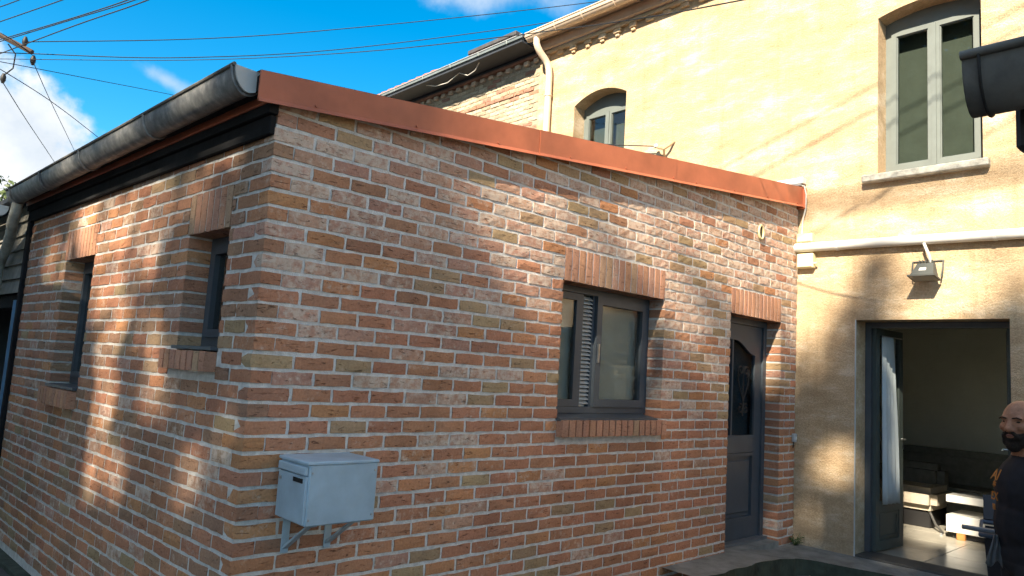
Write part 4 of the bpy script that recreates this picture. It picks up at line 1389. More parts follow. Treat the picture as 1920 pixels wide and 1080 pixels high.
# ------------------------------------------------------------------ boarded shed beyond the annex
sh = thing('boarded_shed', 'grey weatherboarded shed with a dark open bay at the far left', 'shed', rz=TILT)
for i in range(6):
    z0_ = 1.99 + i * .135
    mb = MB()
    vs = [(-.030, 4.50, z0_), (-.030, 7.6, z0_), (-.006, 7.6, z0_ + .148), (-.006, 4.50, z0_ + .148)]
    vs += [(v[0] + .02, v[1], v[2]) for v in vs]
    mb.add(vs, [(0, 1, 2, 3), (7, 6, 5, 4), (0, 4, 5, 1), (1, 5, 6, 2), (2, 6, 7, 3), (3, 7, 4, 0)])
    mb.build('weatherboard', WEATHERBOARD, sh)
mb = MB(); mb.bbox(.02, .14, 4.50, 7.6, 1.86, 1.985, .006); mb.build('beam', BLACK_WOOD, sh)
mb = MB(); mb.box(2.2, 2.3, 4.5, 7.6, -.3, 2.8); mb.box(.0, 2.3, 7.6, 7.7, -.3, 2.8); mb.box(.02, 2.3, 4.46, 7.6, 2.81, 2.86); mb.build('rear_wall', plain('dark_shed_wall', (.07, .075, .08), .9), sh)
mb = MB(); mb.tube([(-.01, 4.545, -.2), (-.01, 4.545, 1.92)], .032, 12); mb.build('post', BLUE_POST, sh, smooth=True)
mb = MB(); mb.prism(gutter_prof(.07, .10, 10), lambda p, t: (-.20 + p[0], t, 2.80 + p[1]), 4.78, 7.6); mb.build('gutter', plain('pale_gutter', (.42, .46, .48), .5), sh, smooth=True)
mb = MB(); mb.prism([(-.068 * math.cos(math.pi * q / 10), -.098 * math.sin(math.pi * q / 10)) for q in range(11)], lambda p, t: (-.20 + p[0], t, 2.80 + p[1]), 4.772, 4.784); mb.build('gutter_end', MATS['pale_gutter'], sh)
mb = MB(); mb.add([(-.16, 4.5, 2.83), (-.16, 7.7, 2.83), (2.3, 7.7, 3.1), (2.3, 4.5, 3.1), (-.16, 4.5, 2.875), (-.16, 7.7, 2.875), (2.3, 7.7, 3.15), (2.3, 4.5, 3.15)], [(3, 2, 1, 0), (4, 5, 6, 7), (0, 1, 5, 4), (1, 2, 6, 5), (2, 3, 7, 6), (3, 0, 4, 7)]); mb.build('roof', SLATE, sh)

# ------------------------------------------------------------------ outbuilding at the right, only its gutter end in view
ob = thing('outbuilding', 'dark outbuilding eaves and board at the upper right edge', 'building', (0, 0, 0))
mb = MB(); mb.box(.78, 1.9, -7.5, -3.45, -.25, 2.33); mb.build('wall', plain('grey_render', (.30, .29, .26), .95, vary=.2, bump=.5), ob)
mb = MB(); mb.bbox(.60, .66, -7.5, -2.93, 2.17, 2.335, .012); mb.build('fascia_board', plain('dark_fascia', (.022, .021, .020), .7), ob)
mb = MB(); mb.add([(.47, -7.6, 2.385), (.47, -3.02, 2.385), (2.1, -3.02, 2.55), (2.1, -7.6, 2.55), (.47, -7.6, 2.36), (.47, -3.02, 2.36), (2.1, -3.02, 2.52), (2.1, -7.6, 2.52)], [(0, 1, 2, 3), (7, 6, 5, 4), (0, 4, 5, 1), (1, 5, 6, 2), (2, 6, 7, 3), (3, 7, 4, 0)]); mb.build('roof', SLATE, ob)
og = thing('roof_gutter', 'dark old gutter end with wire leaf guard at the upper right edge', 'gutter', (.512, -2.862, 2.372))
mb = MB(); mb.prism(gutter_prof(.080, .128, 18, .004), lambda p, t: (p[0], t, p[1]), -4.6, 0); mb.build('trough', ZINC_DARK, og, smooth=True)
mb = MB(); mb.prism([(-.079 * math.cos(math.pi * q / 18), -.127 * math.sin(math.pi * q / 18)) for q in range(19)], lambda p, t: (p[0], t, p[1]), -.004, .003); mb.build('end_cap', ZINC_DARK, og)
mb = MB(); mb.tube([(-.084, -4.6, .002), (-.084, .004, .002)], .011, 10); mb.build('rolled_lip', ZINC_DARK, og, smooth=True)
mb = MB(); mb.tube([(-.089 * math.cos(math.pi * q / 14), -.035, -.131 * math.sin(math.pi * q / 14)) for q in range(15)], .0035, 6); mb.build('bracket', BLACK, og, smooth=True)
mb = MB()
for i in range(26):
    y = -.03 - i * .018
    for s_ in (-1, 1):
        mb.tube([(-.075, y, .012), (-.03, y - .018 * s_, .030), (.02, y - .036 * s_, .034), (.07, y - .054 * s_, .022)], .0012, 4, caps=False)
mb.build('wire_mesh', CHROME, og)

# ------------------------------------------------------------------ added house, unseen left of the view, cutting skylight on the side wall
ac = thing('sky_blocker_house', 'added unseen house beyond the left edge that shades the side wall', 'building')
mb = MB(); mb.box(-9, -3.5, 1.9, 11, -.35, 4.5); mb.build('wall', MATS['grey_render'], ac)
mb = MB(); mb.add([(-3.3, 1.8, 4.51), (-3.3, 11.1, 4.51), (-6.2, 11.1, 6.4), (-6.2, 1.8, 6.4), (-9.2, 1.8, 4.51), (-9.2, 11.1, 4.51)], [(0, 1, 2, 3), (3, 2, 5, 4), (0, 3, 4), (1, 5, 2), (0, 4, 5, 1)]); mb.build('roof', SLATE, ac)
for y in (3.2, 6.4, 9.2):
    mb = MB(); rect_frame(mb, y - .5, y + .5, 1.0, 2.3, .07, -3.51, -3.46, lambda v: (v[1], v[0], v[2])); w = mb.build('window', GREYFRAME, ac)
    mb = MB(); slab(mb, y - .43, y + .43, -3.499, -3.48, 1.07, 2.23, lambda v: (v[1], v[0], v[2])); mb.build('pane', DARKSLOT, w)
# ------------------------------------------------------------------ utility pole and wires
up = thing('utility_pole', 'wooden utility pole crossarm with insulators at the upper left corner', 'utility pole', (-.83, 13.02, 0))
mb = MB(); mb.tube([(0, 0, -.4), (0, 0, 4), (0, 0, 8.3)], [.14, .12, .10], 12); mb.build('pole', POLE_WOOD, up, smooth=True)
def rel(p): return Vector(p) - Vector((-.83, 13.02, 0))
a, b = rel((-1.9, 14.0, 8.15)), rel((.54, 11.86, 6.745))
mb = MB(); mb.tube([rel((-.83, 13.0, 7.55)), b], .05, 6); mb.build('crossarm', POLE_WOOD, up)
for p in ((.422, 11.939, 6.929), (.569, 11.854, 6.603), (.219, 12.238, 6.245)):
    mb = MB(); c = rel(p); mb.tube([c + Vector((0, 0, -.09)), c + Vector((0, 0, -.03)), c + Vector((0, 0, .03)), c + Vector((0, 0, .09))], [.022, .045, .045, .022], 10); mb.build('insulator', BLACK, up, smooth=True)
mb = MB(); mb.tube([rel((.2, 12.1, 6.85)), rel((.33, 12.1, 6.7)), rel((.33, 12.15, 6.45)), rel((.22, 12.23, 6.3))], .012, 6); mb.build('jumper', CABLE, up, smooth=True)
WIRES = [
 ('wire climbing from the crossarm along the sky to the upper right', [(0.41, 11.95, 6.92), (4.5, 10.67, 8.23), (10.9, 7.09, 10.42), (14.96, 4.42, 12.03)]),
 ('thicker wire just below the top one, running right over the roofs', [(-0.16, 12.52, 6.71), (0.57, 12.1, 6.8), (2.88, 10.97, 7.23), (6.07, 9.88, 8.3), (10.62, 6.76, 9.9), (14.05, 3.99, 11.45)]),
 ('wire passing in front of the cream gutter of the stucco house', [(-0.15, 12.53, 6.57), (2.46, 9.54, 6.62), (3.89, 6.05, 6.27), (3.83, 1.58, 5.2), (3.37, -0.64, 4.54), (3.28, -1.62, 4.36)]),
 ('wire slanting down to the middle of the annex gutter', [(-0.15, 12.53, 6.59), (2.14, 15.7, 7.82), (5.52, 19.2, 9.25), (8.55, 21.74, 10.2)]),
 ('wire slanting down across the white cloud to the right', [(-0.07, 12.46, 6.56), (1.44, 15.13, 6.89), (3.44, 18.73, 7.14), (6.19, 23.04, 7.19)]),
 ('steep wire falling from the lower insulator across the cloud', [(0.57, 11.85, 6.58), (1.62, 16.29, 7.22), (3.68, 23.89, 7.95), (5.63, 30.31, 8.14)]),
 ('leftmost wire falling across the cloud behind the gutter', [(0.2, 12.01, 6.1), (1.1, 15.52, 6.44), (2.88, 22.03, 6.99), (4.93, 28.38, 7.05)]),
 ('upper of the twin wires rising from the crossarm to the top edge', [(-0.04, 12.38, 6.87), (0.56, 9.79, 6.65), (0.95, 7.4, 6.35), (1.35, 4.99, 6.14)]),
 ('lower of the twin wires rising from the crossarm to the top edge', [(-0.04, 12.38, 6.83), (0.73, 10.01, 6.82), (1.14, 7.74, 6.56), (1.57, 5.44, 6.41)]),
 ('wire rising under the twin wires to the top edge', [(-0.01, 12.4, 6.6), (0.65, 9.06, 6.39), (1.01, 6.7, 6.12), (1.36, 4.99, 6.08)]),
 ('wire crossing the upper left corner above the crossarm', [(-0.08, 12.37, 7.18), (0.47, 9.16, 6.77), (0.84, 6.8, 6.46)]),
 ('topmost short wire cutting the upper left corner', [(-0.12, 12.36, 7.44), (0.18, 11.26, 7.39), (0.61, 8.97, 7.15)]),
]
def smooth_path(pts, n=8):
    pts = [Vector(p) for p in pts]
    out = []
    for i in range(len(pts) - 1):
        p0, p1, p2, p3 = pts[max(0, i - 1)], pts[i], pts[i + 1], pts[min(len(pts) - 1, i + 2)]
        for k in range(n):
            t = k / n
            out.append(.5 * ((2 * p1) + (p2 - p0) * t + (2 * p0 - 5 * p1 + 4 * p2 - p3) * t * t + (3 * p1 - p0 - 3 * p2 + p3) * t ** 3))
    return out + [pts[-1]]
for lab, pts in WIRES:
    mb = MB(); mb.tube(smooth_path(pts), .006 if 'cream gutter' in lab else .0085, 6)
    tag(mb.build('overhead_wire', CABLE, smooth=True), lab, 'wire', 'overhead wires')
# service cables overhead, out of view; their shadows cross the stucco
LT = Vector((1, .32, -.80))
for lab, pa, pb, k, r_ in (('service cable above the yard whose shadow crosses under the big upstairs window', (1.2, 3.60), (-1.4, 4.58), 5.0, .009),
                       ('service cable above the yard whose shadow reaches the white pipe', (.6, 2.79), (-1.6, 3.85), 5.5, .009),
                       ('thick service cable above the yard whose shadow lies along the white pipe', (.8, 3.30), (-3.2, 3.55), 13.0, .032),
                       ('thick upper service cable whose shadow lies under the upstairs sill', (.8, 3.46), (-2.6, 3.66), 13.0, .028),
                       ('service cable whose shadow falls right of the upstairs window', (-.9, 4.63), (-3.2, 5.40), 5.0, .008)):
    A_ = Vector((D, pa[0], pa[1])) - LT * k
    B_ = Vector((D, pb[0], pb[1])) - LT * k
    d_ = (B_ - A_)
    mb = MB(); mb.tube([A_ - d_ * 1.2, A_, B_, B_ + d_ * 1.2], r_, 6)
    tag(mb.build('service_cable', CABLE), lab, 'cable', 'service cables over the yard')

# ------------------------------------------------------------------ trees
def leaf_mesh(name, pts, size, seed, material, facing=None):
    r2 = np.random.default_rng(seed)
    n = len(pts)
    P = np.asarray(pts)
    nrm = r2.normal(size=(n, 3))
    if facing is not None:
        nrm = nrm * .55 + np.asarray(facing)[None, :]
    nrm /= np.linalg.norm(nrm, axis=1)[:, None]
    t = np.cross(nrm, r2.normal(size=(n, 3)))
    t /= np.linalg.norm(t, axis=1)[:, None]
    b = np.cross(nrm, t)
    s = size * r2.uniform(.7, 1.3, n)[:, None]
    fold = nrm * s * .18
    V = np.stack([P - t * s, P + b * s * .55 + fold, P + t * s, P - b * s * .55 + fold], 1).reshape(-1, 3)
    me = bpy.data.meshes.new(name)
    me.vertices.add(n * 4)
    me.vertices.foreach_set('co', V.ravel())
    F_ = (np.arange(n)[:, None] * 4 + np.array([[0, 1, 2, 0, 2, 3]])).reshape(-1)
    me.loops.add(n * 6)
    me.loops.foreach_set('vertex_index', F_)
    me.polygons.add(n * 2)
    me.polygons.foreach_set('loop_start', np.arange(n * 2) * 3)
    me.polygons.foreach_set('loop_total', np.full(n * 2, 3))
    me.materials.append(material)
    me.update()
    return me

def limbs(mb, base, crown_c, crown_r, n, seed, r0):
    rr = random.Random(seed)
    top = Vector(crown_c) + Vector((0, 0, crown_r[2] * .6))
    mb.tube([Vector(base), Vector(base).lerp(top, .35) + Vector((.2, .1, 0)), Vector(base).lerp(top, .7), top], [r0, r0 * .75, r0 * .45, r0 * .1], 10)
    for i in range(n):
        t = rr.uniform(.35, .85)
        p = Vector(base).lerp(top, t)
        a = rr.uniform(0, 6.28)
        e = Vector(crown_c) + Vector((crown_r[0] * math.cos(a) * .8, crown_r[1] * math.sin(a) * .8, rr.uniform(-.5, .6) * crown_r[2]))
        mid = p.lerp(e, .5) + Vector((0, 0, .4))
        mb.tube([p, mid, e], [r0 * .3, r0 * .18, r0 * .05], 6)

# foliage density of the two trees towards the sun, read along the light and shaped to cast the wall shade (rows of height, columns across)
DENS = '''99999999999999999999999999999999999999999999999999999999999999999999999999999999999999999999999999
99999999999999999999999999999999999999999999999999999999999999999999999999999999999999999999999999
99999999999999999999999999999999999999999999999999999999999999999999999999999999999999999999999999
99999999999999999999999999999999999999999999999999999999999999999999999999999999999999999999999999
99999999999999999999999999999999999999999999999999999999999999999999999999999999999999999999999999
99999999999999999999999999999999999999999999999999999999999999999999999999999999999999999999999999
99999999999999999999999999999999999999999999999999999999999999999999999999999999999999999999999999
99999999999999999999999999999999999999999999999999999999999999999999999999999999999999999999999999
99999999999999999999999999999999999999999999999999999999999999999999999999999999999999999999999999
99999999999999999999999999999999999999999999999999999999999949333399999999999999999999999999999999
99999999999999999999999999999999999999999999999999999999994444433399999999999999999999999999999999
99999999999999999999999999999999999999999999999962999999994444436699999999999999999999999999999999
99999999999999999999999999999999999999999999999962299999999664363399999999999999999999999999999999
99999999999999999999999999999999999999999999999922299999999999333399999999999999999999999999999999
99999999999999999999999999999999999999999999999999999999999999333399999999999999999999999999999999
99999999999999999999999999999999999999999999944999999984449999333399999999999999999999999999999999
99999999999999999999999999999999999999999999966999999444449999363399999999999999999999999999999999
99999999999999999999999999999999999999999999999999999944488999666339999999999999999999999999999999
99999999999999999999999999999999999999999999999999999944488999963339999999999999999999999999999999
99999999999999999999999999999999999999999999999999999948448499336669999999999999999999999999999999
99999999999999999999999999999999999999999999999999999999484493336633999639555558999999999999999999
99999999999999999999999999999999999999999999999999999999999996633333333399855558889999999999999999
99999999999999999999999999999999999999999999999999999999999999333333366399555555555999999999999999
99999999999999999999999999999999999999999999999999999999993336963333333399555588555999999999999999
99999999999999999999999999999999999999999999999999999999933366663333663339985555555599999999999999
99999999999999999999999999999999999999999999999999999999333336633333333333395555555599999999999999
99999999999999999999999999999999999999999999999999999993366666333336633333333988558999999885599999
99999999999999999999999999999999999993199999999995555893333333633336633333366999999999995555555599
99999999999999999999999999999999999999199999999999995559633336663366663333669999999999995555555555
99999999999999999999999999999999999999199998899999999999363333333666333333339999999999999988855555
99999999999999999999999999999999999999999998999000009999990000999999990099999990000099999999999999
99999999999999999999999999999999999991999998999000009999990000999999990099999990000099999999999999
99999999999999999999999999999999999991999999999000009999990000999999990099999990000099999999999999
99999999999999999999999999999999999991999999999000009999990000999999990099999990000099999999999999
99999999999999999999999999999999999991999909999999222529999999999999999000099999999999999999999999
99999999999999999999999999999999999991999999999999999999999999999999999999999999999999000000000000
99999999999999999999999999999999999991999310999999999999999999999999999999999999990000000000000000
99999999999999999999999999999999999991999990999999999999999999999999999999999900000000000000000000
99999999999999999999999999999999999991009990999999999999999999999999999999000000000000000000000000
99999999999999999999999999999999999990009900999999999999999999999999990000000000000000000000000000
99999999999999999999999999999999999990009900999999999999999999999900000000000000000000000000000000
99999999999999999999999999999999939990009900999999999999999999000000000000000000000000000000000000
99999999999999999999999999999999939990009000999999999999990000000000000000000000000000000000000000
99999999999999999999999999999999939990009000999999999900000000000000000000000000000000000000000000
99999999999999999999999999999999939990009000999999000000000000000000000000000000000000000000000000
99999999999999999999999999999999939900000000990000000000000000000000000000000000000000000000000000
99999999999999999999999999999999999900000000000000000000000000000000000000000000000000000000000000
99999999999999999999999999939999999000000000000000000000000000000000000000000000000000000000000000
99999999999999999999999999939999999060000000000000000000000000000000000000000000000000000000000000
99999999999999999999999999399999999660000000000000000000000000000000000000000000000000000000000000
99999999999999944499999919399999290660000000000000000000000000000000000000000000000000000000000000
99999999999999444999999919999992290600000000000000000000000000000000000000000000000000000000000000
99999999999999999999999919999992200000000000000000000000000000000000000000000000000000000000000000
99999999999999999999999919999992200000000000000000000000000000000000000000000000000000000000000000
99999999999999999999999999999922200000000000000000000000000000000000000000000000000000000000000000
99999999999999999999999999999922000000000000000000000000000000000000000000000000000000000000000000
99999999999999999999990999999922000000000000000000000000000000000000000000000000000000000000000000
99999999999999999999000099999966600000000000000000000000000000000000000000000000000000000000000000
99999999999999999999000099999966600000000000000000000000000000000000000000000000000000000000000000
99999992999999999999000779999966000000000000000000000000000000000000000000000000000000000000000000
99999992999900999999999779999666000000000000000000000000000000000000000000000000000000000000000000
99999999999000099999999779999900000000000000000000000000000000000000000000000000000000000000000000
99999999990000009999999779991100000000000000000000000000000000000000000000000000000000000000000000
99999999900000009999999999911100000000000000000000000000000000000000000000000000000000000000000000
99999999900000009999999899911000000000000000000000000000000000000000000000000000000000000000000000
99999999900000009999999889111000000000000000000000000000000000000000000000000000000000000000000000
99999999900000009999998889111000000000000000000000000000000000000000000000000000000000000000000000
99999999900000009999998809110000000000000000000000000000000000000000000000000000000000000000000000
99999999900000009999998809110000000000000000000000000000000000000000000000000000000000000000000000
99999999900000009999988809100000000000000000000000000000000000000000000000000000000000000000000000
99999999900000009999988000100000000000000000000000000000000000000000000000000000000000000000000000
99999999999900009999988000000000000000000000000000000000000000000000000000000000000000000000000000
99999988111111111999880000000000000000000000000000000000000000000000000000000000000000000000000000
00000099111111111999880000000000000000000000000000000000000000000000000000000000000000000000000000
00000091111111666699000000000000000000000000000000000000000000000000000000000000000000000000000000
00000011111111666699000000000000000000000000000000000000000000000000000000000000000000000000000000
00000011111111119999000000000000000000000000000000000000000000000000000000000000000000000000000000
00000011111111111990000000000000000000000000000000000000000000000000000000000000000000000000000000
00000000000000011990000000000000000000000000000000000000000000000000000000000000000000000000000000
00000000000000000000000000000000000000000000000000000000000000000000000000000000000000000000000000
00000000000000000000000000000000000000000000000000000000000000000000000000000000000000000000000000
00000000000000000000000000000000000000000000000000000000000000000000000000000000000000000000000000'''.strip().split('\n')
shade_pts = []
for i, row in enumerate(DENS):
    z = -.4 + i * .1
    for j, ch in enumerate(row):
        gk = int(ch) / 10
        if gk <= 0:
            continue
        cover = -math.log(1 - min(.985, gk * 1.09))
        want = cover * .01 / .0068
        cnt_ = int(want) + (rng.random() < want - int(want))
        for _ in range(cnt_):
            y = -4.4 + (j + rng.random()) * .1
            t = rng.uniform(17.5, 23.5)
            shade_pts.append((-t, y - .32 * t, z + rng.random() * .1 + .80 * t))
shade_pts = np.array(shade_pts)
def crown(c, r_, n, seed):
    r2 = np.random.default_rng(seed)
    P = r2.normal(size=(n * 3, 3))
    P /= np.linalg.norm(P, axis=1)[:, None]
    P *= (r2.random(n * 3) ** .45)[:, None] * np.array(r_)[None, :]
    lump = np.sin(P[:, 0] * 2.3) * np.sin(P[:, 1] * 2.1 + 1) * np.sin(P[:, 2] * 1.9)
    P = P[lump > -.25][:n] + np.array(c)[None, :]
    # keep the gaps the light comes through
    y0 = P[:, 1] + .32 * (-P[:, 0])
    z0_ = P[:, 2] - .80 * (-P[:, 0])
    jj = np.floor((y0 + 4.4) / .1).astype(int)
    ii = np.floor((z0_ + .4) / .1).astype(int)
    ok = np.ones(len(P), bool)
    for q in range(len(P)):
        if ii[q] < 0:
            continue
        if ii[q] >= len(DENS) or jj[q] < 0 or jj[q] >= len(DENS[0]):
            ok[q] = ii[q] < 52 and not (0 <= jj[q] < len(DENS[0]) and ii[q] >= len(DENS))
            continue
        ok[q] = int(DENS[ii[q]][jj[q]]) >= 8
    return P[ok]
TREES = (((-20.4, -9.3, -.3), (-20.4, -8.9, 15.2), (3.6, 3.6, 7.2), 'tall broad-leaved tree across the yard, seen in the window glass', lambda P: P[:, 1] < -5.6),
         ((-20.8, -3.2, -.3), (-20.6, -2.6, 11.0), (3.4, 4.4, 5.6), 'lower broad-leaved tree left of the tall one across the yard', lambda P: P[:, 1] >= -5.6),
         ((-22.5, 8.5, -.3), (-22.5, 8.5, 14.0), (4.2, 6.2, 8.2), 'wide broad-leaved tree standing farthest left across the yard', lambda P: P[:, 1] > 99))
for k, (base, cc, cr, lab, sel) in enumerate(TREES):
    t = thing('broadleaf_tree', lab, 'tree', base, group='trees across the yard')
    mb = MB(); limbs(mb, (0, 0, 0), Vector(cc) - Vector(base), cr, 16, 40 + k, .34); mb.build('trunk', BARK, t, smooth=True)
    pts = np.vstack([shade_pts[sel(shade_pts)], crown(cc, cr, 14000 if k < 2 else 34000, 60 + k)]) - np.array(base)[None, :]
    me = leaf_mesh('crown', pts, .091 if k < 2 else .15, 70 + k, LEAF, (-SUN.x, -SUN.y, -SUN.z))
    link('crown', me, t)
# tree far behind, its top over the gutter at the far left
base = (3.1, 32.7, -.3)
t = thing('distant_tree', 'small green tree top showing over the gutter at the far left', 'tree', base)
cc = Vector((-.1, 0, 6.9))
mb = MB(); limbs(mb, (0, 0, 0), cc, (1.5, 1.5, 1.7), 12, 9, .16); mb.build('trunk', BARK, t, smooth=True)
r2 = np.random.default_rng(8)
P = r2.normal(size=(2600, 3)); P /= np.linalg.norm(P, axis=1)[:, None]; P *= (r2.random(2600) ** .5)[:, None] * np.array([1.5, 1.5, 1.75])
P = P[(np.sin(P[:, 0] * 5) * np.sin(P[:, 2] * 6 + 1) > -.35)] + np.array(cc)
link('crown', leaf_mesh('crown', P, .11, 5, LEAF2), t)

# ------------------------------------------------------------------ the man at the right edge
def ray_at(u, v, d):
    return CP + (CF + CR * ((u - 960) / FPX) + CU * ((540 - v) / FPX)) * d
def fused(name, blobs, voxel, parent, mats, pick, smooth_it=4):
    """one continuous skin over a set of overlapping tapered limbs"""
    mb = MB()
    for b in blobs:
        if b[0] == 's':
            mb.sphere(b[1], 1.0, 14, 10, b[2])
            if b[1][2] > 1.44 * k_:
                c_ = b[1]
                for q_ in range(len(mb.v) - 154, len(mb.v)):
                    p_ = mb.v[q_]
                    dx, dy = p_[0] - c_[0], p_[1] - c_[1]
                    mb.v[q_] = (c_[0] + dx * math.cos(HT) - dy * math.sin(HT), c_[1] + dx * math.sin(HT) + dy * math.cos(HT), p_[2])
        else:
            pts, rs = b[1], b[2]
            mb.tube(pts, rs, 12)
            for p, r_ in ((pts[0], rs[0]), (pts[-1], rs[-1])):
                mb.sphere(p, r_, 12, 8)
    me = bpy.data.meshes.new(name)
    me.from_pydata(mb.v, [], mb.f)
    bm = bmesh.new(); bm.from_mesh(me); bmesh.ops.recalc_face_normals(bm, faces=bm.faces); bm.to_mesh(me); bm.free()
    tmp = bpy.data.objects.new(name, me)
    COL.objects.link(tmp)
    r_ = tmp.modifiers.new('r', 'REMESH'); r_.mode = 'VOXEL'; r_.voxel_size = voxel
    s_ = tmp.modifiers.new('s', 'SMOOTH'); s_.iterations = smooth_it; s_.factor = .5
    bpy.context.view_layer.update()
    ev = tmp.evaluated_get(bpy.context.evaluated_depsgraph_get())
    out = bpy.data.meshes.new_from_object(ev)
    bpy.data.objects.remove(tmp)
    out.materials.clear()
    for m_ in mats:
        out.materials.append(m_)
    for p in out.polygons:
        p.use_smooth = True
        p.material_index = pick(p.center) if len(mats) > 1 else 0
    return link(name, out, parent)

HEAD = ray_at(1923, 797, 3.75)
gz_ = ground_z(HEAD.x, HEAD.y)
FACE = R(122)
H_ = HEAD.z - gz_                      # height of the head's middle above the ground
man = thing('person', 'bald bearded man in a black printed shirt at the right edge, looking left', 'person', (HEAD.x, HEAD.y, gz_), FACE)
k_ = H_ / 1.585
HT = R(40)                              # the head is turned back over the shoulder
def P_(x, y, z):
    if z > 1.44:
        return (x * math.cos(HT) - y * math.sin(HT) + .02, x * math.sin(HT) + y * math.cos(HT), z * k_)
    return (x, y, z * k_)
def hand(side, wx, wy, wz, fwd):
    """palm, four unequal fingers curled round a bar, thumb leaving the side of the palm"""
    out = []
    w = Vector((wx, wy, wz)); f = Vector(fwd).normalized()
    up_ = Vector((0, 0, 1)); s = f.cross(up_).normalized()
    palm = w + f * .055
    out.append(('t', [w, palm], [.026, .036]))
    for i, ln in enumerate((.066, .076, .072, .056)):
        r0 = palm + f * .035 + s * (.030 - .020 * i)
        k1 = r0 + f * ln * .45 - up_ * .004
        k2 = k1 + f * ln * .12 - up_ * ln * .42
        k3 = k2 - f * ln * .34 - up_ * ln * .10
        out.append(('t', [r0, k1, k2, k3], [.0105, .010, .0092, .0082]))
    t0 = w + f * .02 + s * .032 * side
    t1 = t0 + f * .03 + s * .018 * side - up_ * .018
    t2 = t1 + f * .028 - s * .012 * side - up_ * .02
    out.append(('t', [t0, t1, t2], [.013, .0115, .0095]))
    return out
blobs = [
    ('s', P_(-.004, 0, 1.610), (.103, .079, .100)), ('s', P_(.010, 0, 1.590), (.092, .074, .10)),
    ('s', P_(.034, 0, 1.525), (.066, .058, .068)), ('s', P_(.070, 0, 1.492), (.026, .032, .026)),
    ('t', [P_(.090, 0, 1.606), P_(.104, 0, 1.580), P_(.117, 0, 1.560)], [.010, .013, .0165]),
    ('s', P_(.104, .015, 1.556), (.012, .010, .010)), ('s', P_(.104, -.015, 1.556), (.012, .010, .010)),
    ('s', P_(.086, .034, 1.617), (.016, .026, .0095)), ('s', P_(.086, -.034, 1.617), (.016, .026, .0095)),
    ('s', P_(.064, .045, 1.570), (.030, .024, .024)), ('s', P_(.064, -.045, 1.570), (.030, .024, .024)),
    ('s', P_(.093, 0, 1.532), (.012, .028, .008)), ('s', P_(.092, 0, 1.520), (.012, .025, .008)),
    ('s', P_(-.005, .083, 1.585), (.022, .010, .034)), ('s', P_(-.005, -.083, 1.585), (.022, .010, .034)),
    ('t', [P_(-.02, 0, 1.36), P_(0, 0, 1.52)], [.068, .062]),
    ('t', [P_(-.02, .10, 1.385), P_(-.01, 0, 1.43)], [.066, .066]), ('t', [P_(-.02, -.10, 1.385), P_(-.01, 0, 1.43)], [.066, .066]),
    ('s', P_(.0, 0, 1.24), (.135, .195, .20)), ('s', P_(.01, 0, 1.08), (.135, .175, .20)), ('s', P_(.0, 0, .93), (.125, .175, .14)),
    ('t', [P_(0, .09, .90), P_(.02, .10, .50)], [.092, .062]), ('t', [P_(.02, .10, .50), P_(-.01, .10, .09)], [.060, .045]),
    ('t', [P_(0, -.09, .90), P_(.02, -.10, .50)], [.092, .062]), ('t', [P_(.02, -.10, .50), P_(-.01, -.10, .09)], [.060, .045]),
    ('t', [P_(-.04, .10, .045), P_(.16, .12, .035)], [.045, .036]), ('t', [P_(-.04, -.10, .045), P_(.16, -.12, .035)], [.045, .036]),
    ('t', [P_(-.02, .175, 1.345), P_(-.03, .215, 1.08)], [.064, .050]), ('t', [P_(-.03, .215, 1.08), P_(.06, .20, .86)], [.047, .030]),
    ('t', [P_(-.02, -.175, 1.345), P_(-.02, -.215, 1.08)], [.064, .050]), ('t', [P_(-.02, -.215, 1.08), P_(-.10, -.20, .86)], [.047, .030]),
]
blobs += [(b[0], [Vector(q) for q in b[1]], b[2]) for b in hand(1, -.10, -.20, .86 * k_, (.2, .1, -1))]
blobs += [(b[0], [Vector(q) for q in b[1]], b[2]) for b in hand(-1, .06, .20, .86 * k_, (.35, 0, -1))]
def pick(c):
    z = c.z / k_
    if z > 1.425:
        return 0
    if c.y < -.14 and .70 < z < .86 and c.x < .0:
        return 0
    if c.y > .15 and z < .87 and z > .70:
        return 0
    if z > .90:
        return 1
    return 2 if z > .085 else 3
body = fused('body', blobs, .0085, man, [SKIN, CLOTH, TROUSERS, BLACK], pick, 3)
beard_blobs = [('s', P_(.080, 0, 1.511), (.024, .034, .0135)), ('s', P_(.080, .030, 1.523), (.020, .012, .018)), ('s', P_(.080, -.030, 1.523), (.020, .012, .018)), ('s', P_(.052, .047, 1.525), (.034, .012, .026)), ('s', P_(.052, -.047, 1.525), (.034, .012, .026)), ('s', P_(.066, 0, 1.478), (.036, .038, .036)), ('s', P_(.042, .040, 1.500), (.044, .0215, .034)), ('s', P_(.042, -.040, 1.500), (.044, .0215, .034)),
               ('s', P_(.010, .062, 1.535), (.028, .014, .042)), ('s', P_(.010, -.062, 1.535), (.028, .014, .042)),
               ('t', [P_(.092, .036, 1.520), P_(.103, .016, 1.543), P_(.107, 0, 1.545), P_(.103, -.016, 1.543), P_(.092, -.036, 1.520)], [.010, .010, .009, .010, .010])]
fused('beard', beard_blobs, .006, man, [BEARD], None, 2)
for s in (1, -1):
    mb = MB(); mb.sphere(P_(.0835, s * .033, 1.5985), 1, 12, 8, (.0105, .011, .0055)); mb.build('eye', EYE, man, smooth=True)
    mb = MB(); mb.tube([P_(.092, s * .056, 1.612), P_(.101, s * .036, 1.620), P_(.103, s * .014, 1.615)], .0034, 8); mb.build('eyebrow', BEARD, man, smooth=True)
mb = MB(); mb.tube([P_(.100, .016, 1.527), P_(.1045, 0, 1.528), P_(.100, -.016, 1.527)], .0042, 8); mb.build('lips', LIP, man, smooth=True)
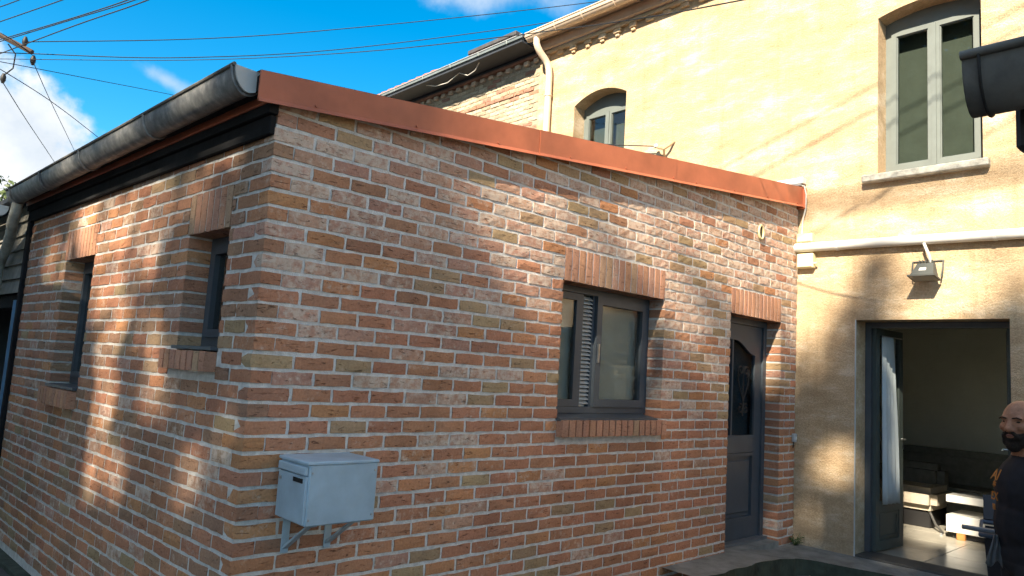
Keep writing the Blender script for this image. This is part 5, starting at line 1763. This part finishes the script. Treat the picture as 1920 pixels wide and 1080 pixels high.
# print on the chest
def chest_print(txt, y, z, size, slant):
    cu_ = bpy.data.curves.new('shirt_print', 'FONT')
    cu_.body = txt
    cu_.size = size
    cu_.align_x = 'CENTER'
    cu_.align_y = 'CENTER'
    cu_.extrude = .0006
    cu_.offset = .0012
    tmp = bpy.data.objects.new('t', cu_); COL.objects.link(tmp); bpy.context.view_layer.update()
    me = bpy.data.meshes.new_from_object(tmp.evaluated_get(bpy.context.evaluated_depsgraph_get()))
    bpy.data.objects.remove(tmp)
    me.materials.clear(); me.materials.append(ORANGE_PRINT)
    o = link('shirt_print', me, man)
    zz = z * k_
    # chest surface there
    a = ((z - 1.24) / .20) ** 2 + (y / .195) ** 2
    b = ((z - 1.08) / .20) ** 2 + (y / .175) ** 2
    xx = max(.135 * math.sqrt(max(0, 1 - a)), .01 + .135 * math.sqrt(max(0, 1 - b))) + .006
    o.location = (xx, y, zz)
    o.rotation_euler = (R(90 - slant), 0, R(90 + y * -160))
chest_print('AI', -.03, 1.315, .085, 22)
chest_print('*', -.03, 1.255, .075, 8)
chest_print('EX', -.03, 1.205, .058, 4)
chest_print('III', -.03, 1.150, .040, -4)

wb = ray_at(1843, 1000, 4.15)
rt = Vector((.23, -.97, 0))
fw = Vector((.97, .23, 0))
bc = wb + rt * .27 + fw * .22
bin_ = thing('wheelie_bin', 'dark wheeled refuse bin standing beside the man', 'refuse bin', (bc.x, bc.y, ground_z(bc.x, bc.y)), math.atan2(-rt.x, -rt.y) * 0 + R(13))
hb = wb.z - ground_z(bc.x, bc.y)
DARKBIN = plain('dark_blue_black_plastic', (.012, .014, .020), .55)
mb = MB()
def taper(w0, d0, za, w1, d1, zb2):
    vs = [(-d0, -w0, za), (d0, -w0, za), (d0, w0, za), (-d0, w0, za), (-d1, -w1, zb2), (d1, -w1, zb2), (d1, w1, zb2), (-d1, w1, zb2)]
    return vs, [(3, 2, 1, 0), (0, 1, 5, 4), (1, 2, 6, 5), (2, 3, 7, 6), (3, 0, 4, 7)]
mb.add(*taper(.20, .20, .06, .262, .26, hb - .02)); mb.build('body', DARKBIN, bin_)
RIM = plain('blue_grey_rim', (.07, .09, .125), .4)
mb = MB()
mb.tube([(-.275, -.28, hb), (.275, -.28, hb), (.275, .28, hb), (-.275, .28, hb), (-.275, -.28, hb)], .014, 8); mb.build('rim', RIM, bin_)
mb = MB(); mb.tube([(-.285, .28, hb + .032), (-.285, -.28, hb + .032)], .011, 8); mb.build('handle_bar', RIM, bin_, smooth=True)
for s in (-1, 1):
    mb = MB(); mb.tube([(.16, s * .19, .08), (.16, s * .235, .08)], .08, 16); mb.build('wheel', BLACK, bin_, smooth=True)
mb = MB()
mb.add([(.27, -.27, hb + .02), (.27, .27, hb + .02), (.36, .27, hb + .16), (.36, -.27, hb + .16), (.29, -.27, hb + .012), (.29, .27, hb + .012), (.38, .27, hb + .15), (.38, -.27, hb + .15)], [(0, 1, 2, 3), (7, 6, 5, 4), (0, 4, 5, 1), (1, 5, 6, 2), (2, 6, 7, 3), (3, 7, 4, 0)])
mb.build('lid', DARKBIN, bin_)
rod = thing('broom_handle', 'thin steel rod lying across the bin rim in front of the white table', 'rod')
mb = MB(); mb.tube([ray_at(1804, 987, 3.86), ray_at(1850, 995, 3.83), ray_at(1915, 1007, 3.78)], .0125, 10); mb.build('rod', plain('blue_grey_rod', (.22, .25, .29), .45, .3), rod, smooth=True)
rag = thing('rag', 'grey rag hanging between the man and the bin', 'cloth')
a_ = ray_at(1871, 1003, 3.72)
mb = MB()
vs = []
for j in range(10):
    for i in range(8):
        t, u_ = j / 9, i / 7
        w_ = .015 + .03 * t
        p = a_ + Vector((.20, -.97, 0)) * (u_ - .75) * w_ * 1.6 + Vector((-.95, -.2, 0)) * .012 * math.sin(u_ * 11 + t * 2) + Vector((0, 0, -.15 * t - .02 * math.sin(u_ * 7) * t))
        vs.append(p)
mb.add(vs, [(j * 8 + i, j * 8 + i + 1, (j + 1) * 8 + i + 1, (j + 1) * 8 + i) for j in range(9) for i in range(7)])
o = mb.build('cloth', GREY_CLOTH, rag, smooth=True)
o.modifiers.new('thickness', 'SOLIDIFY').thickness = .003
